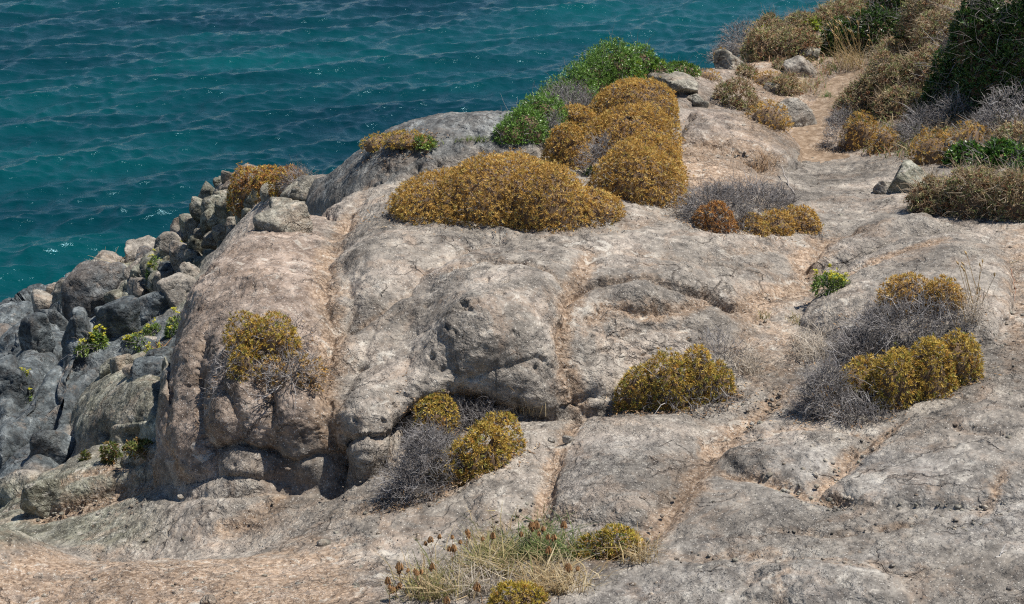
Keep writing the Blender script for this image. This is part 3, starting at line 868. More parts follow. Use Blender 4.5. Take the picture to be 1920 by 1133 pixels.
def lobe(box, dep=0.85, d=None, sink=0.06, hmin=0.35):
    """a half-ellipsoid standing on the ground whose picture outline is the pixel box"""
    x0, y0, x1, y1 = box
    xm = 0.5 * (x0 + x1)
    if d:
        hit, hd = march(H0, xm, y1 - 0.2 * (y1 - y0))
        if hit is not None: d = min(d, hd)
    dd = d if d else on(xm, y1)[1]
    for _ in range(3):
        rx = 0.5 * (x1 - x0) * dd / FPX
        ry = rx * dep
        if ry * SN * 2.0 > 0.8 * (y1 - y0) * dd / FPX: ry = 0.8 * (y1 - y0) * dd / FPX / (2 * SN)
        yc = y1 - ry * SN * FPX / dd
        if d: break
        dd = on(xm, yc)[1]
    h = (y1 - y0) * dd / FPX - ry * SN
    rz = math.sqrt(max(h * h - (ry * SN) ** 2, (hmin * rx) ** 2)) / CS
    c = P(xm, yc, dd)
    c[2] -= sink * rz
    gap = c[2] - float(gz(c[0], c[1]))
    if gap > 0.2: print('FLOAT', box, round(gap, 2), round(dd, 1))
    return c, np.array([rx, ry, rz])
def shell(lobes, s, r, clump=0.14, cf=2.6, lay=(0.90, 1.0), zmin=-0.25, ground=True, excl=0.90):
    """points and outward normals over the union of the lobes, about one every s metres"""
    Pn, Nn = [], []
    for k, (c, rad) in enumerate(lobes):
        p_ = 1.6075
        area = 4 * math.pi * (((rad[0] * rad[1]) ** p_ + (rad[0] * rad[2]) ** p_ + (rad[1] * rad[2]) ** p_) / 3) ** (1 / p_) * 0.62
        n = int(area / (s * s)) + 8
        d = unit(r.normal(size=(int(n * 1.9), 3))); d = d[d[:, 2] > zmin][:n]
        nn = unit(d / rad)
        q = c + d * rad
        f = 1 + clump * fbm(q * cf / max(rad.mean(), 0.12) * 0.35 + k * 5.1, 2) + 0.4 * clump * pnoise(q * 9.0)
        f = f * (lay[0] + (lay[1] - lay[0]) * r.random(len(d)))
        f = np.where(r.random(len(d)) < 0.03, f * (1.03 + 0.10 * r.random(len(d))), f)
        q = c + d * rad * f[:, None]
        ok = np.ones(len(q), bool)
        for j, (c2, r2) in enumerate(lobes):
            if j != k:
                ok &= (((q - c2) / r2) ** 2).sum(1) > excl ** 2
        if ground:
            g_ = q[:, 2] > gz(q[:, 0], q[:, 1]) - 0.04
            if g_.mean() < 0.25: print('BURIED', np.round(proj(c), 0), round(float(g_.mean()), 2), 'ground above centre', round(float(gz(c[0], c[1]) - c[2]), 2))
            if g_.sum() > 10: ok &= g_
        Pn.append(q[ok]); Nn.append(nn[ok])
    return np.concatenate(Pn), np.concatenate(Nn)
def core_mesh(lobes, f=0.74):
    Vs, Fs, o = [], [], 0
    nu, nv = 14, 9
    for k, (c, rad) in enumerate(lobes):
        th_ = np.linspace(0, 2 * math.pi, nu, endpoint=False); ph_ = np.linspace(-0.5, math.pi / 2 - 0.08, nv)
        d = np.stack([np.cos(ph_)[None] * np.cos(th_)[:, None], np.cos(ph_)[None] * np.sin(th_)[:, None], np.broadcast_to(np.sin(ph_), (nu, nv))], -1)
        q = c + d * rad * f
        q = q + d * rad * (0.16 * pnoise(q * 5.0))[..., None]
        ii = np.arange(nu * nv).reshape(nu, nv)
        jj = np.roll(ii, -1, 0)
        F = np.stack([ii[:, :-1], jj[:, :-1], jj[:, 1:], ii[:, 1:]], -1).reshape(-1, 4)
        Vs.append(q.reshape(-1, 3)); Fs.append(F + o); o += nu * nv
    Vs = np.concatenate(Vs)
    return Vs, np.concatenate(Fs)
def twig_set(C, N, r, L=0.07, segs=3, rad=0.0022, cols=((0.20, 0.185, 0.175), (0.33, 0.31, 0.30), (0.13, 0.115, 0.105)), spread=0.9, fork=True, up=0.15):
    n = len(C)
    col = palette(cols, np.ones(len(cols)), n, r) * (0.75 + 0.5 * r.random((n, 1)))
    out = []
    p = C - N * L * 0.9
    d = unit(N + spread * r.normal(size=(n, 3)) * 0.5 + np.array([0, 0, up]))
    for k in range(segs):
        q = p + d * (L * (0.6 + 0.8 * r.random((n, 1))))
        a = rad * (1 - 0.25 * k); b = rad * (1 - 0.25 * (k + 1))
        out.append(tubes(p, q, a, b, col))
        if fork:
            e = unit(d + spread * r.normal(size=(n, 3)))
            out.append(tubes(q, q + e * L * (0.4 + 0.6 * r.random((n, 1))), b, b * 0.5, col))
        p = q; d = unit(d + spread * 0.75 * r.normal(size=(n, 3)))
    return merge(out)
def base_of(lobes):
    c = np.mean([l[0] for l in lobes], axis=0)
    c = c.copy(); c[2] = float(gz(c[0], c[1])) if abs(c[2] - float(gz(c[0], c[1]))) < 1.5 else c[2]
    return c

OCHRE = ([(0.59, 0.380, 0.105), (0.52, 0.318, 0.082), (0.67, 0.470, 0.150), (0.43, 0.255, 0.070), (0.51, 0.395, 0.110)], [4, 3, 2, 2, 1.3])
OLIVE = ([(0.53, 0.370, 0.080), (0.44, 0.320, 0.065), (0.62, 0.460, 0.115), (0.29, 0.275, 0.060), (0.47, 0.265, 0.062)], [4, 3, 2, 2, 2])
RUST = ([(0.50, 0.255, 0.080), (0.40, 0.190, 0.060), (0.58, 0.340, 0.115), (0.28, 0.140, 0.045)], [3, 3, 2, 2])
GREY = ((0.22, 0.205, 0.20), (0.36, 0.345, 0.335), (0.13, 0.12, 0.115), (0.28, 0.255, 0.24))
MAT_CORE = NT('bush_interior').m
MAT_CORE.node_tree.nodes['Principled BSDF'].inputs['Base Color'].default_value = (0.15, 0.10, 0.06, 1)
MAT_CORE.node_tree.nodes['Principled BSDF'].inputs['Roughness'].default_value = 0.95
def bush(name, label, seed, leafy, dead=(), pal=OCHRE, s=0.0285, L=0.028, W=0.0070, K=7, inner=0.55, dead_n=1.0, cat='bush', group=None, core=0.76, twig_rad=0.0024, dead_s=0.045, patch=(3.4, 0.52), clump=0.19):
    r = np.random.default_rng(seed)
    al = list(leafy) + list(dead)
    b0 = base_of(al)
    root = tag(empty(name, b0), label, cat, group)
    if leafy:
        C, N = shell(leafy, s, r, lay=(0.93, 1.02), clump=clump)
        parts = []
        col = palette(pal[0], pal[1], len(C), r)
        tone = 1 + 0.30 * fbm(C * 4.0 + seed, 2)
        col = col * tone[:, None]
        N2 = unit(N + 0.35 * r.normal(size=N.shape) + np.array([0, 0, 0.25]))
        if patch is not None:
            keep = fbm(C * patch[0] + seed * 3.3, 2) < patch[1]
            bare = ~keep
            Cb, Nb = C[bare], N[bare]
            C, N2, col = C[keep], N2[keep], col[keep]
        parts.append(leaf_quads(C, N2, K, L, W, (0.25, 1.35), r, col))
        if inner > 0:
            Ci, Ni = shell(leafy, s / math.sqrt(inner), r, lay=(0.80, 0.92), clump=clump)
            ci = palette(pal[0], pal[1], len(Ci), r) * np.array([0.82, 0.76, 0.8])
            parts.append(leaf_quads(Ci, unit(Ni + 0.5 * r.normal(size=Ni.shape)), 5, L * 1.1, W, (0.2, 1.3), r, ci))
        Vv, F, c = merge(parts)
        mk('foliage', Vv, F, MAT_LEAF, root, b0, col=c)
        Ct, Nt = shell(leafy, s * 2.6, r, lay=(0.86, 0.97), clump=clump)
        if patch is not None and bare.any():
            Ct = np.concatenate([Ct, Cb]); Nt = np.concatenate([Nt, Nb])
        Vv, F, c = twig_set(Ct, Nt, r, L * 1.4, 2, twig_rad, GREY)
        mk('stems', Vv, F, MAT_TWIG, root, b0, col=c)
    if dead:
        parts = []
        for lay, ss in (((0.88, 1.05), dead_s * 1.08), ((0.6, 0.88), dead_s * 1.5)):
            C, N = shell(dead, ss / math.sqrt(dead_n), r, lay=lay, clump=0.2)
            parts.append(twig_set(C, N, r, 0.055, 3, twig_rad, GREY, spread=1.0))
        big = [l_ for l_ in dead if l_[1][0] > 0.24]
        if big:
            C, N = shell(big, 0.16, r, lay=(0.45, 0.85), clump=0.2)
            parts.append(twig_set(C, N, r, 0.11, 3, 0.0055, ((0.30, 0.28, 0.265), (0.20, 0.18, 0.165), (0.38, 0.36, 0.345)), spread=0.8))
        Vv, F, c = merge(parts)
        mk('dead_twigs', Vv, F, MAT_TWIG, root, b0, col=c)
    # fallen leaves and grit caught round the foot
    q = []
    for c_, rd in al:
        n_ = int(60 + 160 * rd[0])
        t_ = r.random(n_) * 6.283; f_ = 0.75 + 0.45 * np.abs(r.normal(size=n_))
        q.append(np.stack([c_[0] + rd[0] * f_ * np.cos(t_), c_[1] + rd[1] * f_ * np.sin(t_), np.zeros(n_)], 1))
    q = np.concatenate(q)
    q[:, 2] = gz(q[:, 0], q[:, 1]) + 0.012
    q = q[np.abs(q[:, 2] - b0[2]) < 0.5]
    if len(q) > 5:
        lc = palette([(0.30, 0.19, 0.10), (0.20, 0.13, 0.08), (0.42, 0.33, 0.22), (0.14, 0.10, 0.07)], [2, 2, 1, 2], len(q), r)
        Vv, F, c = leaf_quads(q, unit(np.array([0, 0, 1.0]) + 0.25 * r.normal(size=q.shape)), 2, 0.03, 0.010, (1.2, 1.55), r, lc)
        mk('leaf_litter', Vv, F, MAT_TWIG, root, b0, col=c)
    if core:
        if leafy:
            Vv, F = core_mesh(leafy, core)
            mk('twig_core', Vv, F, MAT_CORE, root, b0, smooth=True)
    return root

GREEN = ([(0.155, 0.270, 0.052), (0.120, 0.215, 0.042), (0.215, 0.340, 0.080), (0.085, 0.150, 0.032)], [4, 3, 2, 2])
DARKG = ([(0.068, 0.140, 0.030), (0.048, 0.098, 0.024), (0.115, 0.205, 0.050), (0.17, 0.18, 0.09)], [4, 4, 2, 1])
HEATH = ([(0.42, 0.305, 0.175), (0.27, 0.290, 0.115), (0.52, 0.430, 0.255), (0.34, 0.175, 0.095), (0.40, 0.420, 0.195)], [4, 3, 3, 2.2, 2])
def shrub(name, label, seed, lobes, pal=GREEN, s=0.042, L=0.045, W=0.018, K=5, mat=None, twigs=0.3, sub=True, cat='shrub', core=0.72, clump=0.24, trans=None, twig_L=0.10, twig_cols=GREY, group=None):
    """evergreen or heath shrub: clumped lobes of small leaves, stems poking out"""
    r = np.random.default_rng(seed)
    if name == 'heath_shrub': twig_cols = ((0.36, 0.28, 0.19), (0.26, 0.19, 0.125), (0.44, 0.36, 0.26))
    b0 = base_of(lobes)
    root = tag(empty(name, b0), label, cat, group)
    full = list(lobes)
    if sub:
        for c, rad in lobes:
            n = max(3, int(5 * rad[0] * rad[2] / 0.06)); n = min(n, 16)
            for _ in range(n):
                d = unit(r.normal(size=3)); d[2] = abs(d[2])
                f = 0.22 + 0.20 * r.random()
                full.append((c + d * rad * 0.80, np.maximum(rad, rad.mean() * 0.6) * f))
    C, N = shell(full, s, r, lay=(0.86, 1.06), clump=clump, excl=0.86)
    col = palette(pal[0], pal[1], len(C), r) * (1 + 0.35 * fbm(C * 2.6 + seed, 2))[:, None]
    parts = [leaf_quads(C, unit(N + 0.55 * r.normal(size=N.shape) + np.array([0, 0, 0.35])), K, L, W, (0.2, 1.2), r, col, round_=0.55)]
    Ci, Ni = shell(lobes, s * 1.5, r, lay=(0.74, 0.9), clump=clump)
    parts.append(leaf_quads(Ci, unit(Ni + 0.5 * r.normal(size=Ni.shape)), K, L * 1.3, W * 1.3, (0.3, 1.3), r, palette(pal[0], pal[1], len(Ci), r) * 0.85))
    Vv, F, c = merge(parts)
    mk('foliage', Vv, F, mat or MAT_GLOSS, root, b0, col=c)
    if twigs > 0:
        Ct, Nt = shell(full, s * 1.3 / math.sqrt(twigs), r, lay=(0.85, 1.05), clump=clump)
        Vv, F, c = twig_set(Ct, Nt, r, twig_L, 2, 0.003, twig_cols, spread=0.6)
        mk('stems', Vv, F, MAT_TWIG, root, b0, col=c)
    if core:
        Vv, F = core_mesh(lobes, core)
        mk('twig_core', Vv, F, MAT_CORE, root, b0, smooth=True)
    return root

def blades(B, Hh, lean, r, w=0.004, cols=((0.45, 0.36, 0.20), (0.55, 0.47, 0.30), (0.33, 0.25, 0.13)), wts=None, bend=0.5):
    """grass blades: two-segment tapering strips"""
    n = len(B)
    col = palette(cols, wts or np.ones(len(cols)), n, r) * (0.8 + 0.4 * r.random((n, 1)))
    az = r.random(n) * 6.283
    d = np.stack([np.cos(az), np.sin(az), np.zeros(n)], 1)
    ln = lean * (0.3 + r.random((n, 1)))
    h = Hh * (0.5 + 0.7 * r.random((n, 1)))
    p1 = B + d * ln * h * 0.35 + np.array([0, 0, 0.55]) * h
    p2 = B + d * ln * h * (0.8 + bend) + np.array([0, 0, 0.98]) * h * (1 - 0.35 * bend * r.random((n, 1)))
    s = np.stack([-d[:, 1], d[:, 0], np.zeros(n)], 1) * w * 0.5
    s = s + 0.3 * w * r.normal(size=s.shape)
    Vv = np.stack([B - s, B + s, p1 + s * 0.8, p1 - s * 0.8, p2 + s * 0.15, p2 - s * 0.15], 1).reshape(-1, 3)
    o = (np.arange(n) * 6)[:, None]
    F = np.concatenate([o + np.array([[0, 1, 2, 3]]), o + np.array([[3, 2, 4, 5]])])
    return Vv, F, np.repeat(col, 6, 0)
def ground_pts(boxes, n, r):
    """random points on the ground inside pixel boxes (x0,y0,x1,y1) in the picture"""
    out = []
    for (x0, y0, x1, y1) in boxes:
        a, da = on(x0, y1); b, db = on(x1, y1); c, _ = on(0.5 * (x0 + x1), y0)
        u = r.normal(size=(n, 1)) * 0.30 + 0.5; v = np.abs(r.normal(size=(n, 1))) * 0.5
        q = a + (b - a) * u + (c - 0.5 * (a + b)) * v
        q[:, 2] = gz(q[:, 0], q[:, 1]) - 0.01
        out.append(q)
    return np.concatenate(out)
def grass_tuft(name, label, seed, boxes, n, hgt, lean=0.5, cat='grass', group=None, heads=0, **kw):
    r = np.random.default_rng(seed)
    q = ground_pts(boxes, n, r)
    b0 = q.mean(0)
    root = tag(empty(name, b0), label, cat, group)
    Vv, F, c = blades(q, hgt, lean, r, **kw)
    mk('blades', Vv, F, MAT_GRASS, root, b0, col=c)
    if heads:
        hb = q[r.choice(len(q), heads)]
        hcol = np.tile(np.array([[0.50, 0.36, 0.17]]), (heads, 1)) * (0.8 + 0.4 * r.random((heads, 1)))
        ln = np.array([[-0.28, 0, 1.0]]) + 0.22 * r.normal(size=(heads, 3)); ln[:, 2] = np.abs(ln[:, 2])
        t1 = hb + unit(ln) * hgt * (1.5 + 0.8 * r.random((heads, 1)))
        ps = [tubes(hb, t1, 0.0028, 0.002, hcol)]
        d2 = unit(ln + np.array([[-0.25, 0, -0.2]]))
        t2 = t1 + d2 * hgt * 0.22
        ps.append(tubes(t1, 0.5 * (t1 + t2), 0.003, 0.009, hcol * 1.1)); ps.append(tubes(0.5 * (t1 + t2), t2, 0.009, 0.002, hcol * 1.1))
        Vv, F, c = merge(ps)
        mk('seed_heads', Vv, F, MAT_GRASS, root, b0, col=c)
    return root

# stones: a ball cut by random planes, softened, roughened
def ico(sub):
    t = (1 + 5 ** 0.5) / 2
    Vv = np.array([(-1, t, 0), (1, t, 0), (-1, -t, 0), (1, -t, 0), (0, -1, t), (0, 1, t), (0, -1, -t), (0, 1, -t), (t, 0, -1), (t, 0, 1), (-t, 0, -1), (-t, 0, 1)], float)
    F = np.array([(0, 11, 5), (0, 5, 1), (0, 1, 7), (0, 7, 10), (0, 10, 11), (1, 5, 9), (5, 11, 4), (11, 10, 2), (10, 7, 6), (7, 1, 8), (3, 9, 4), (3, 4, 2), (3, 2, 6), (3, 6, 8), (3, 8, 9), (4, 9, 5), (2, 4, 11), (6, 2, 10), (8, 6, 7), (9, 8, 1)])
    Vv = unit(Vv)
    for _ in range(sub):
        e = np.concatenate([F[:, [0, 1]], F[:, [1, 2]], F[:, [2, 0]]]); e.sort(1)
        u, inv = np.unique(e, axis=0, return_inverse=True)
        m = unit(Vv[u].mean(1)); n = len(F); o = len(Vv)
        a, b, c = inv[:n] + o, inv[n:2 * n] + o, inv[2 * n:] + o
        F = np.concatenate([np.stack([F[:, 0], a, c], 1), np.stack([F[:, 1], b, a], 1), np.stack([F[:, 2], c, b], 1), np.stack([a, b, c], 1)])
        Vv = np.concatenate([Vv, m])
    return Vv, F
ICO = {k: ico(k) for k in (0, 1, 2, 3, 4)}
def rock_shape(seed, rad, planes=11, soft=10.0, rough=0.05, sub=4, rz=0.0, tilt=0.0):
    r = np.random.default_rng(seed)
    D, F = ICO[sub]
    # blocky body: a rounded cube, turned a little, with corners knocked off by planes
    an = r.normal(size=3) * np.array([0.25, 0.25, 0.6])
    cx_, sx_, cz_, sz_ = math.cos(an[0]), math.sin(an[0]), math.cos(an[2]), math.sin(an[2])
    E = np.stack([D[:, 0] * cz_ - D[:, 1] * sz_, D[:, 0] * sz_ + D[:, 1] * cz_, D[:, 2]], 1)
    E = np.stack([E[:, 0], E[:, 1] * cx_ - E[:, 2] * sx_, E[:, 1] * sx_ + E[:, 2] * cx_], 1)
    pw = 3.0 + soft * 0.10
    cube = (np.abs(E) ** pw).sum(1) ** (-1 / pw)
    n = unit(r.normal(size=(planes, 3))); off = 0.66 + 0.40 * r.random(planes)
    c = np.clip(D @ n.T, 0.02, None)
    rr = off[None] / c
    q = -np.log((np.exp(-soft * np.minimum(rr, 3))).sum(1) + np.exp(-soft * cube)) / soft
    Vv = D * q[:, None]
    Vv = Vv / np.abs(Vv).max(0)
    Vv = Vv * rad
    m = float(np.mean(rad))
    p = Vv / m + seed * 1.37
    if sub >= 3:
        o_, e_ = cellular(p, 0.85, seed)
        Vv = Vv + D * (m * (0.05 * np.clip(o_, -1, 1) - 0.05 * np.exp(-e_ / 0.05)))[:, None]
    Vv = Vv + D * (rough * m * (fbm(p * 1.8, 3) + 0.6 * (ridged(p * 3.1, 3) - 0.4)))[:, None]
    ca, sa = math.cos(tilt), math.sin(tilt)
    Vv = np.stack([Vv[:, 0] * ca + Vv[:, 2] * sa, Vv[:, 1], -Vv[:, 0] * sa + Vv[:, 2] * ca], 1)
    ca, sa = math.cos(rz), math.sin(rz)
    return np.stack([Vv[:, 0] * ca - Vv[:, 1] * sa, Vv[:, 0] * sa + Vv[:, 1] * ca, Vv[:, 2]], 1), F
TONE = {'dark': (0, .05, .85, 0), 'blue': (0, 0, .75, .05), 'olive': (.0, .1, .15, .95), 'brown': (.1, .95, .62, .0), 'grey': (0, .2, .25, .3), 'pale': (0, .15, 0, .5), 'tan': (.15, .7, 0, .4)}  # dark: blue-grey rock with the shade of the blocks put into its colour
def stone(name, label, seed, box, tone='grey', d=None, dep=0.9, parent=None, origin=None, sub=None, planes=11, soft=10.0, rough=0.05, tilt=0.0, group=None, cat='rock', back=0.35, grow=1.12):
    x0, y0, x1, y1 = box
    xm, ym = 0.5 * (x0 + x1), 0.5 * (y0 + y1)
    if d is None:
        hit, d = march(H0, xm, ym + 0.15 * (y1 - y0))
        if xm < 500 and ym < 720:
            dr = float(np.interp(xm, [0, 160, 250, 340, 430, 600], [39.0, 32.5, 29.5, 25.2, 22.6, 20.2]))
            d = dr if d is None else min(d, dr)
        elif d is None:
            d = 24.0
    rad = np.array([0.5 * (x1 - x0), 0.5 * (x1 - x0) * dep, 0.5 * (y1 - y0)]) * d / FPX * grow
    rad[1] = max(rad[1], 0.55 * rad[2])
    rad[2] *= 1.06
    if sub is None:
        sub = 4 if (x1 - x0) > 34 else 3
    Vv, F = rock_shape(seed, rad, planes, soft, rough, sub, 0.0, tilt)
    c = P(xm, ym, d + back * rad[1])
    z = np.tile(np.array(TONE[tone], float), (len(Vv), 1))
    o = mk(name, Vv + c, F, MAT_ROCK, parent, origin if parent is not None else c, col=z, colname='zone', smooth=soft < 30)
    if parent is None:
        tag(o, label, cat, group)
    return o
# ---------------------------------------------------------------- boulders of the left slope
B = 'left slope boulders'
STONES = [
 # box, tone, label
 ((420,326,438,347),'pale','small round pale stone at the top of the left ridge, touching the rusty bush'),
 ((402,338,431,367),'olive','speckled knob of rock second from the top of the left ridge'),
 ((378,352,410,398),'olive','tall speckled block on the seaward edge of the left ridge'),
 ((412,359,444,392),'olive','rounded block tucked under the left end of the rusty bush'),
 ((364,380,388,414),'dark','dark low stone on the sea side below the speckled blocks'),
 ((543,344,604,388),'pale','pale greenish ledge between the grey dome and the grey end of the bush'),
 ((520,378,580,412),'pale','pale lumpy boulder leaning against the foot of the grey dome'),
 ((500,398,574,452),'pale','smooth pale slab wedged beside the top of the brown outcrop'),
 ((344,414,374,464),'olive','upright olive block at the seaward end of the jointed rock'),
 ((326,418,353,460),'grey','rounded stone standing on the skyline left of the jointed rock'),
 ((292,443,318,470),'brown','small brownish stone on the skyline right of the low wide dome'),
 ((311,447,347,488),'grey','grey block with a tuft of green, below the skyline stones'),
 ((345,458,372,480),'olive','small pale olive cube sitting between two dark blocks'),
 ((327,464,368,522),'grey','leaning grey block under the small olive cube'),
 ((306,496,335,524),'dark','small black stone in the shaded gap right of the green plant'),
 ((291,517,324,556),'grey','rounded grey stone above the shaded cleft'),
 ((337,500,382,548),'grey','grey block with a dark eye-like hollow near the brown outcrop'),
 ((316,530,384,580),'grey','shaded grey block touching the edge of the brown outcrop'),
 ((233,484,263,518),'grey','round reddish grey stone beside the dry grass tuft'),
 ((241,495,288,546),'grey','big faceted grey boulder left of the yellow-green plant'),
 ((148,492,246,556),'grey','low wide dome of rock on the skyline behind the dry grass tuft'),
 ((232,460,296,496),'grey','smooth grey dome on the skyline right of the dry grass'),
 ((262,470,298,500),'brown','brownish block in front of the smooth skyline dome'),
 ((219,507,240,534),'pale','small pale stone at the foot of the dry grass tuft'),
 ((223,527,254,562),'grey','pointed grey block between the brown hollowed boulder and the grey one'),
 ((143,526,222,628),'brown','large dark brown boulder with a rusty hollow underneath'),
 ((213,549,270,606),'olive','squared olive boulder with a flat top near the middle of the left slope'),
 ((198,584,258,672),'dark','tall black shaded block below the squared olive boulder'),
 ((246,530,298,572),'grey','grey block split by a crack right of the squared olive boulder'),
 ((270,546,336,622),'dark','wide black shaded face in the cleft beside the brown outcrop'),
 ((236,586,270,626),'olive','small square olive block under the squared olive boulder'),
 ((98,541,130,580),'tan','tan pointed stone on the waterside skyline'),
 ((110,544,158,608),'pale','pale upright block left of the brown hollowed boulder'),
 ((68,553,102,630),'grey','tall grey block at the water edge beside the tan pointed stone'),
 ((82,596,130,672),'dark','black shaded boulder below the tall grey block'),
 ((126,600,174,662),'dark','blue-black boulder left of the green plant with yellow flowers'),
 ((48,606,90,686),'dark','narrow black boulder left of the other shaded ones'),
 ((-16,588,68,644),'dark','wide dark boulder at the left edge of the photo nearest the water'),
 ((-14,634,54,694),'brown','brownish dark boulder at the left edge, second up from the slabs'),
 ((-20,688,46,760),'dark','dark boulder at the left edge just above the blue-grey slabs'),
 ((194,680,224,712),'olive','pointed olive stone in the rubble above the pale carved rock'),
 ((214,672,248,706),'pale','pale angular stone standing in the middle of the rubble'),
 ((240,690,270,712),'tan','flat tan stone at the right of the rubble'),
 ((262,682,318,716),'blue','smooth pale blue stone beside the edge of the brown outcrop'),
 ((276,662,322,690),'blue','blue-grey flat stone above the smooth pale blue one'),
 ((78,818,138,874),'blue','blue rounded block with a lip-like ledge below the dark slabs'),
 ((54,912,104,972),'olive','olive boulder lying at the bottom of the left slope'),
 ((238,640,262,660),'grey','small grey chip high in the rubble beside the yellow flowers'),
 ((262,636,296,662),'grey','grey slab at the top of the rubble'),
 ((228,655,250,674),'tan','small tan stone in the upper rubble'),
]
for k, (box, tone, lab) in enumerate(STONES):
    soft = 48 if tone in ('dark', 'olive', 'grey') else 26
    stone('boulder' if (box[2] - box[0]) > 28 else 'stone', lab, 300 + k, box, tone, soft=soft, planes=9 + k % 5, rough=0.035, group=B, grow=1.55, back=0.5)

# the jointed rock: one mass of many fitted blocks
jr = np.random.default_rng(5)
jc, jd = on(440, 440)
jroot = tag(empty('jointed_rock', jc), 'olive jointed rock of many fitted blocks below the rusty bush', 'rock')
JP = [(372,400),(400,378),(450,368),(508,362),(512,420),(500,462),(455,492),(400,545),(365,520),(362,470),(360,430)]
cand = []
while len(cand) < 62:
    x, y = jr.uniform(355, 515), jr.uniform(360, 545)
    if in_poly(JP, np.array([x]), np.array([y]))[0] and all((x - a) ** 2 + ((y - b) * 0.85) ** 2 > 15.5 ** 2 for a, b in cand):
        cand.append((x, y))
    elif jr.random() < 0.002:
        break
for k, (x, y) in enumerate(cand):
    w = jr.uniform(11, 17); h = jr.uniform(12, 22)
    stone('block', None, 700 + k, (x - w, y - h, x + w, y + h), d=22.6 - (x - 370) * 0.0215 - (y - 400) * 0.004, tone='olive' if k % 4 else 'pale', parent=jroot, origin=jc, soft=48, planes=12, rough=0.04, sub=3, back=0.35, grow=1.5)

# stones of the upper right
for k, (box, tone, lab, kw) in enumerate([
 ((1338,96,1392,142),'pale','white lichened rock at the edge of the sea on the upper right',{}),
 ((1468,108,1530,156),'grey','dark grey rock with pale top beside the tall dry grass',{}),
 ((1490,92,1540,118),'pale','pale cap rock just behind the dark grey one by the dry grass',{}),
 ((1424,196,1522,250),'grey','leaning grey slab left of the earth path',{'tilt': -0.35, 'dep': 0.6}),
 ((1662,312,1762,374),'olive','rounded boulder under the shrubs at the right',{}),
 ((1634,340,1672,372),'grey','small broken stone left of the rounded boulder',{}),
 ((1430,158,1462,176),'grey','small dark stone among the dry plants left of the path',{}),
 ((1285,176,1322,194),'pale','white flat stone on the slope left of the path, upper one',{}),
 ((1300,188,1330,202),'pale','white flat stone on the slope left of the path, lower one',{}),
 ((1215,138,1300,172),'pale','flat pale ledge under the trailing green shrub on the skyline',{'dep': 1.3}),
 ((1755,262,1830,300),'pale','pale lichened rock edge under the green leaves at the right',{}),
 ((1002,232,1040,262),'pale','pale rock showing between the green shrub and the ochre bush',{}),
]):
    x0, y0, x1, y1 = box
    stone('boulder' if x1 - x0 > 60 else 'stone', lab, 500 + k, (x0, y0, x1, y1 + 0.15 * (y1 - y0)), tone, group='rocks of the upper slope', soft=34, planes=13, rough=0.07, **kw)

# loose stones lying on the pavement
for k, (x, y, w, tone, lab) in enumerate([
 (1065,824,20,'grey','small dark stone on the pavement right of the front bush'),
 (1035,826,14,'grey','little stone left of the small dark one by the front bush'),
 (345,1012,12,'pale','small pale pebble on the lower left pavement'),
 (178,1088,12,'pale','pale pebble alone on the lower left sand'),
 (72,1083,18,'tan','tan stone at the lower left corner'),
 (540,880,10,'tan','tiny tan stone at the foot of the brown outcrop'),
 (338,932,12,'grey','small stone in the shade at the left foot of the outcrop'),
 (606,1022,26,'pale','pale stone on the foreground ledge left of the dried umbels'),
 (626,1030,10,'brown','small reddish stone beside the pale one on the ledge'),
 (1840,830,14,'brown','reddish brown pebble on the dark slab at the right'),
 (394,1128,34,'tan','orange stone at the bottom edge of the photo'),
 (1893,1103,12,'brown','red brown pebble at the lower right corner')]):
    stone('pebble', lab, 900 + k, (x - w / 2, y - w * 0.35, x + w / 2, y + w * 0.35), tone, sub=2, cat='stone', group='loose stones', back=0.0)

# gravel: loose grit that nobody could count
gr = np.random.default_rng(77)
D1, F1 = ICO[0]
gp = []
for (x0, y0, x1, y1, n) in [(300,930,1900,1125,900),(0,1010,700,1130,500),(1400,680,1900,1000,700),(1300,600,1500,760,250),(60,930,300,1000,200),(1280,280,1600,420,300),(1760,420,1919,700,350),(640,900,1000,1040,250),(1380,130,1560,260,150)]:
    xs, ys = gr.uniform(x0, x1, n), gr.uniform(y0, y1, n)
    for x, y in zip(xs, ys):
        gp.append((x, y))
gp = np.array(gp)
# one vectorised march for all
dsv = np.full(len(gp), 7.5); alive = np.ones(len(gp), bool)
for _ in range(700):
    q = P(gp[:, 0], gp[:, 1], dsv)
    alive &= q[:, 2] > interp(H0, q[:, 0], q[:, 1])
    if not alive.any(): break
    dsv = np.where(alive, dsv + 0.03, dsv)
q = P(gp[:, 0], gp[:, 1], dsv)[~alive]
# keep the real surface height: nearest carved vertex
sz = 0.006 + 0.020 * gr.random(len(q)) ** 3
Vg = (D1[None] * (0.7 + 0.5 * gr.random((len(q), len(D1), 1)))) * sz[:, None, None] * np.array([1, 1, 0.7]) + q[:, None]
Fg = (np.arange(len(q)) * len(D1))[:, None, None] + F1[None]
zg = np.repeat(np.array([TONE[t] for t in gr.choice(['grey', 'pale', 'tan', 'pale', 'tan'], len(q))], float), len(D1), 0)
tag(mk('gravel', Vg.reshape(-1, 3), Fg.reshape(-1, 3), MAT_ROCK, col=zg, colname='zone'), 'loose grit scattered over the bare rock pavement', 'gravel', kind='stuff')
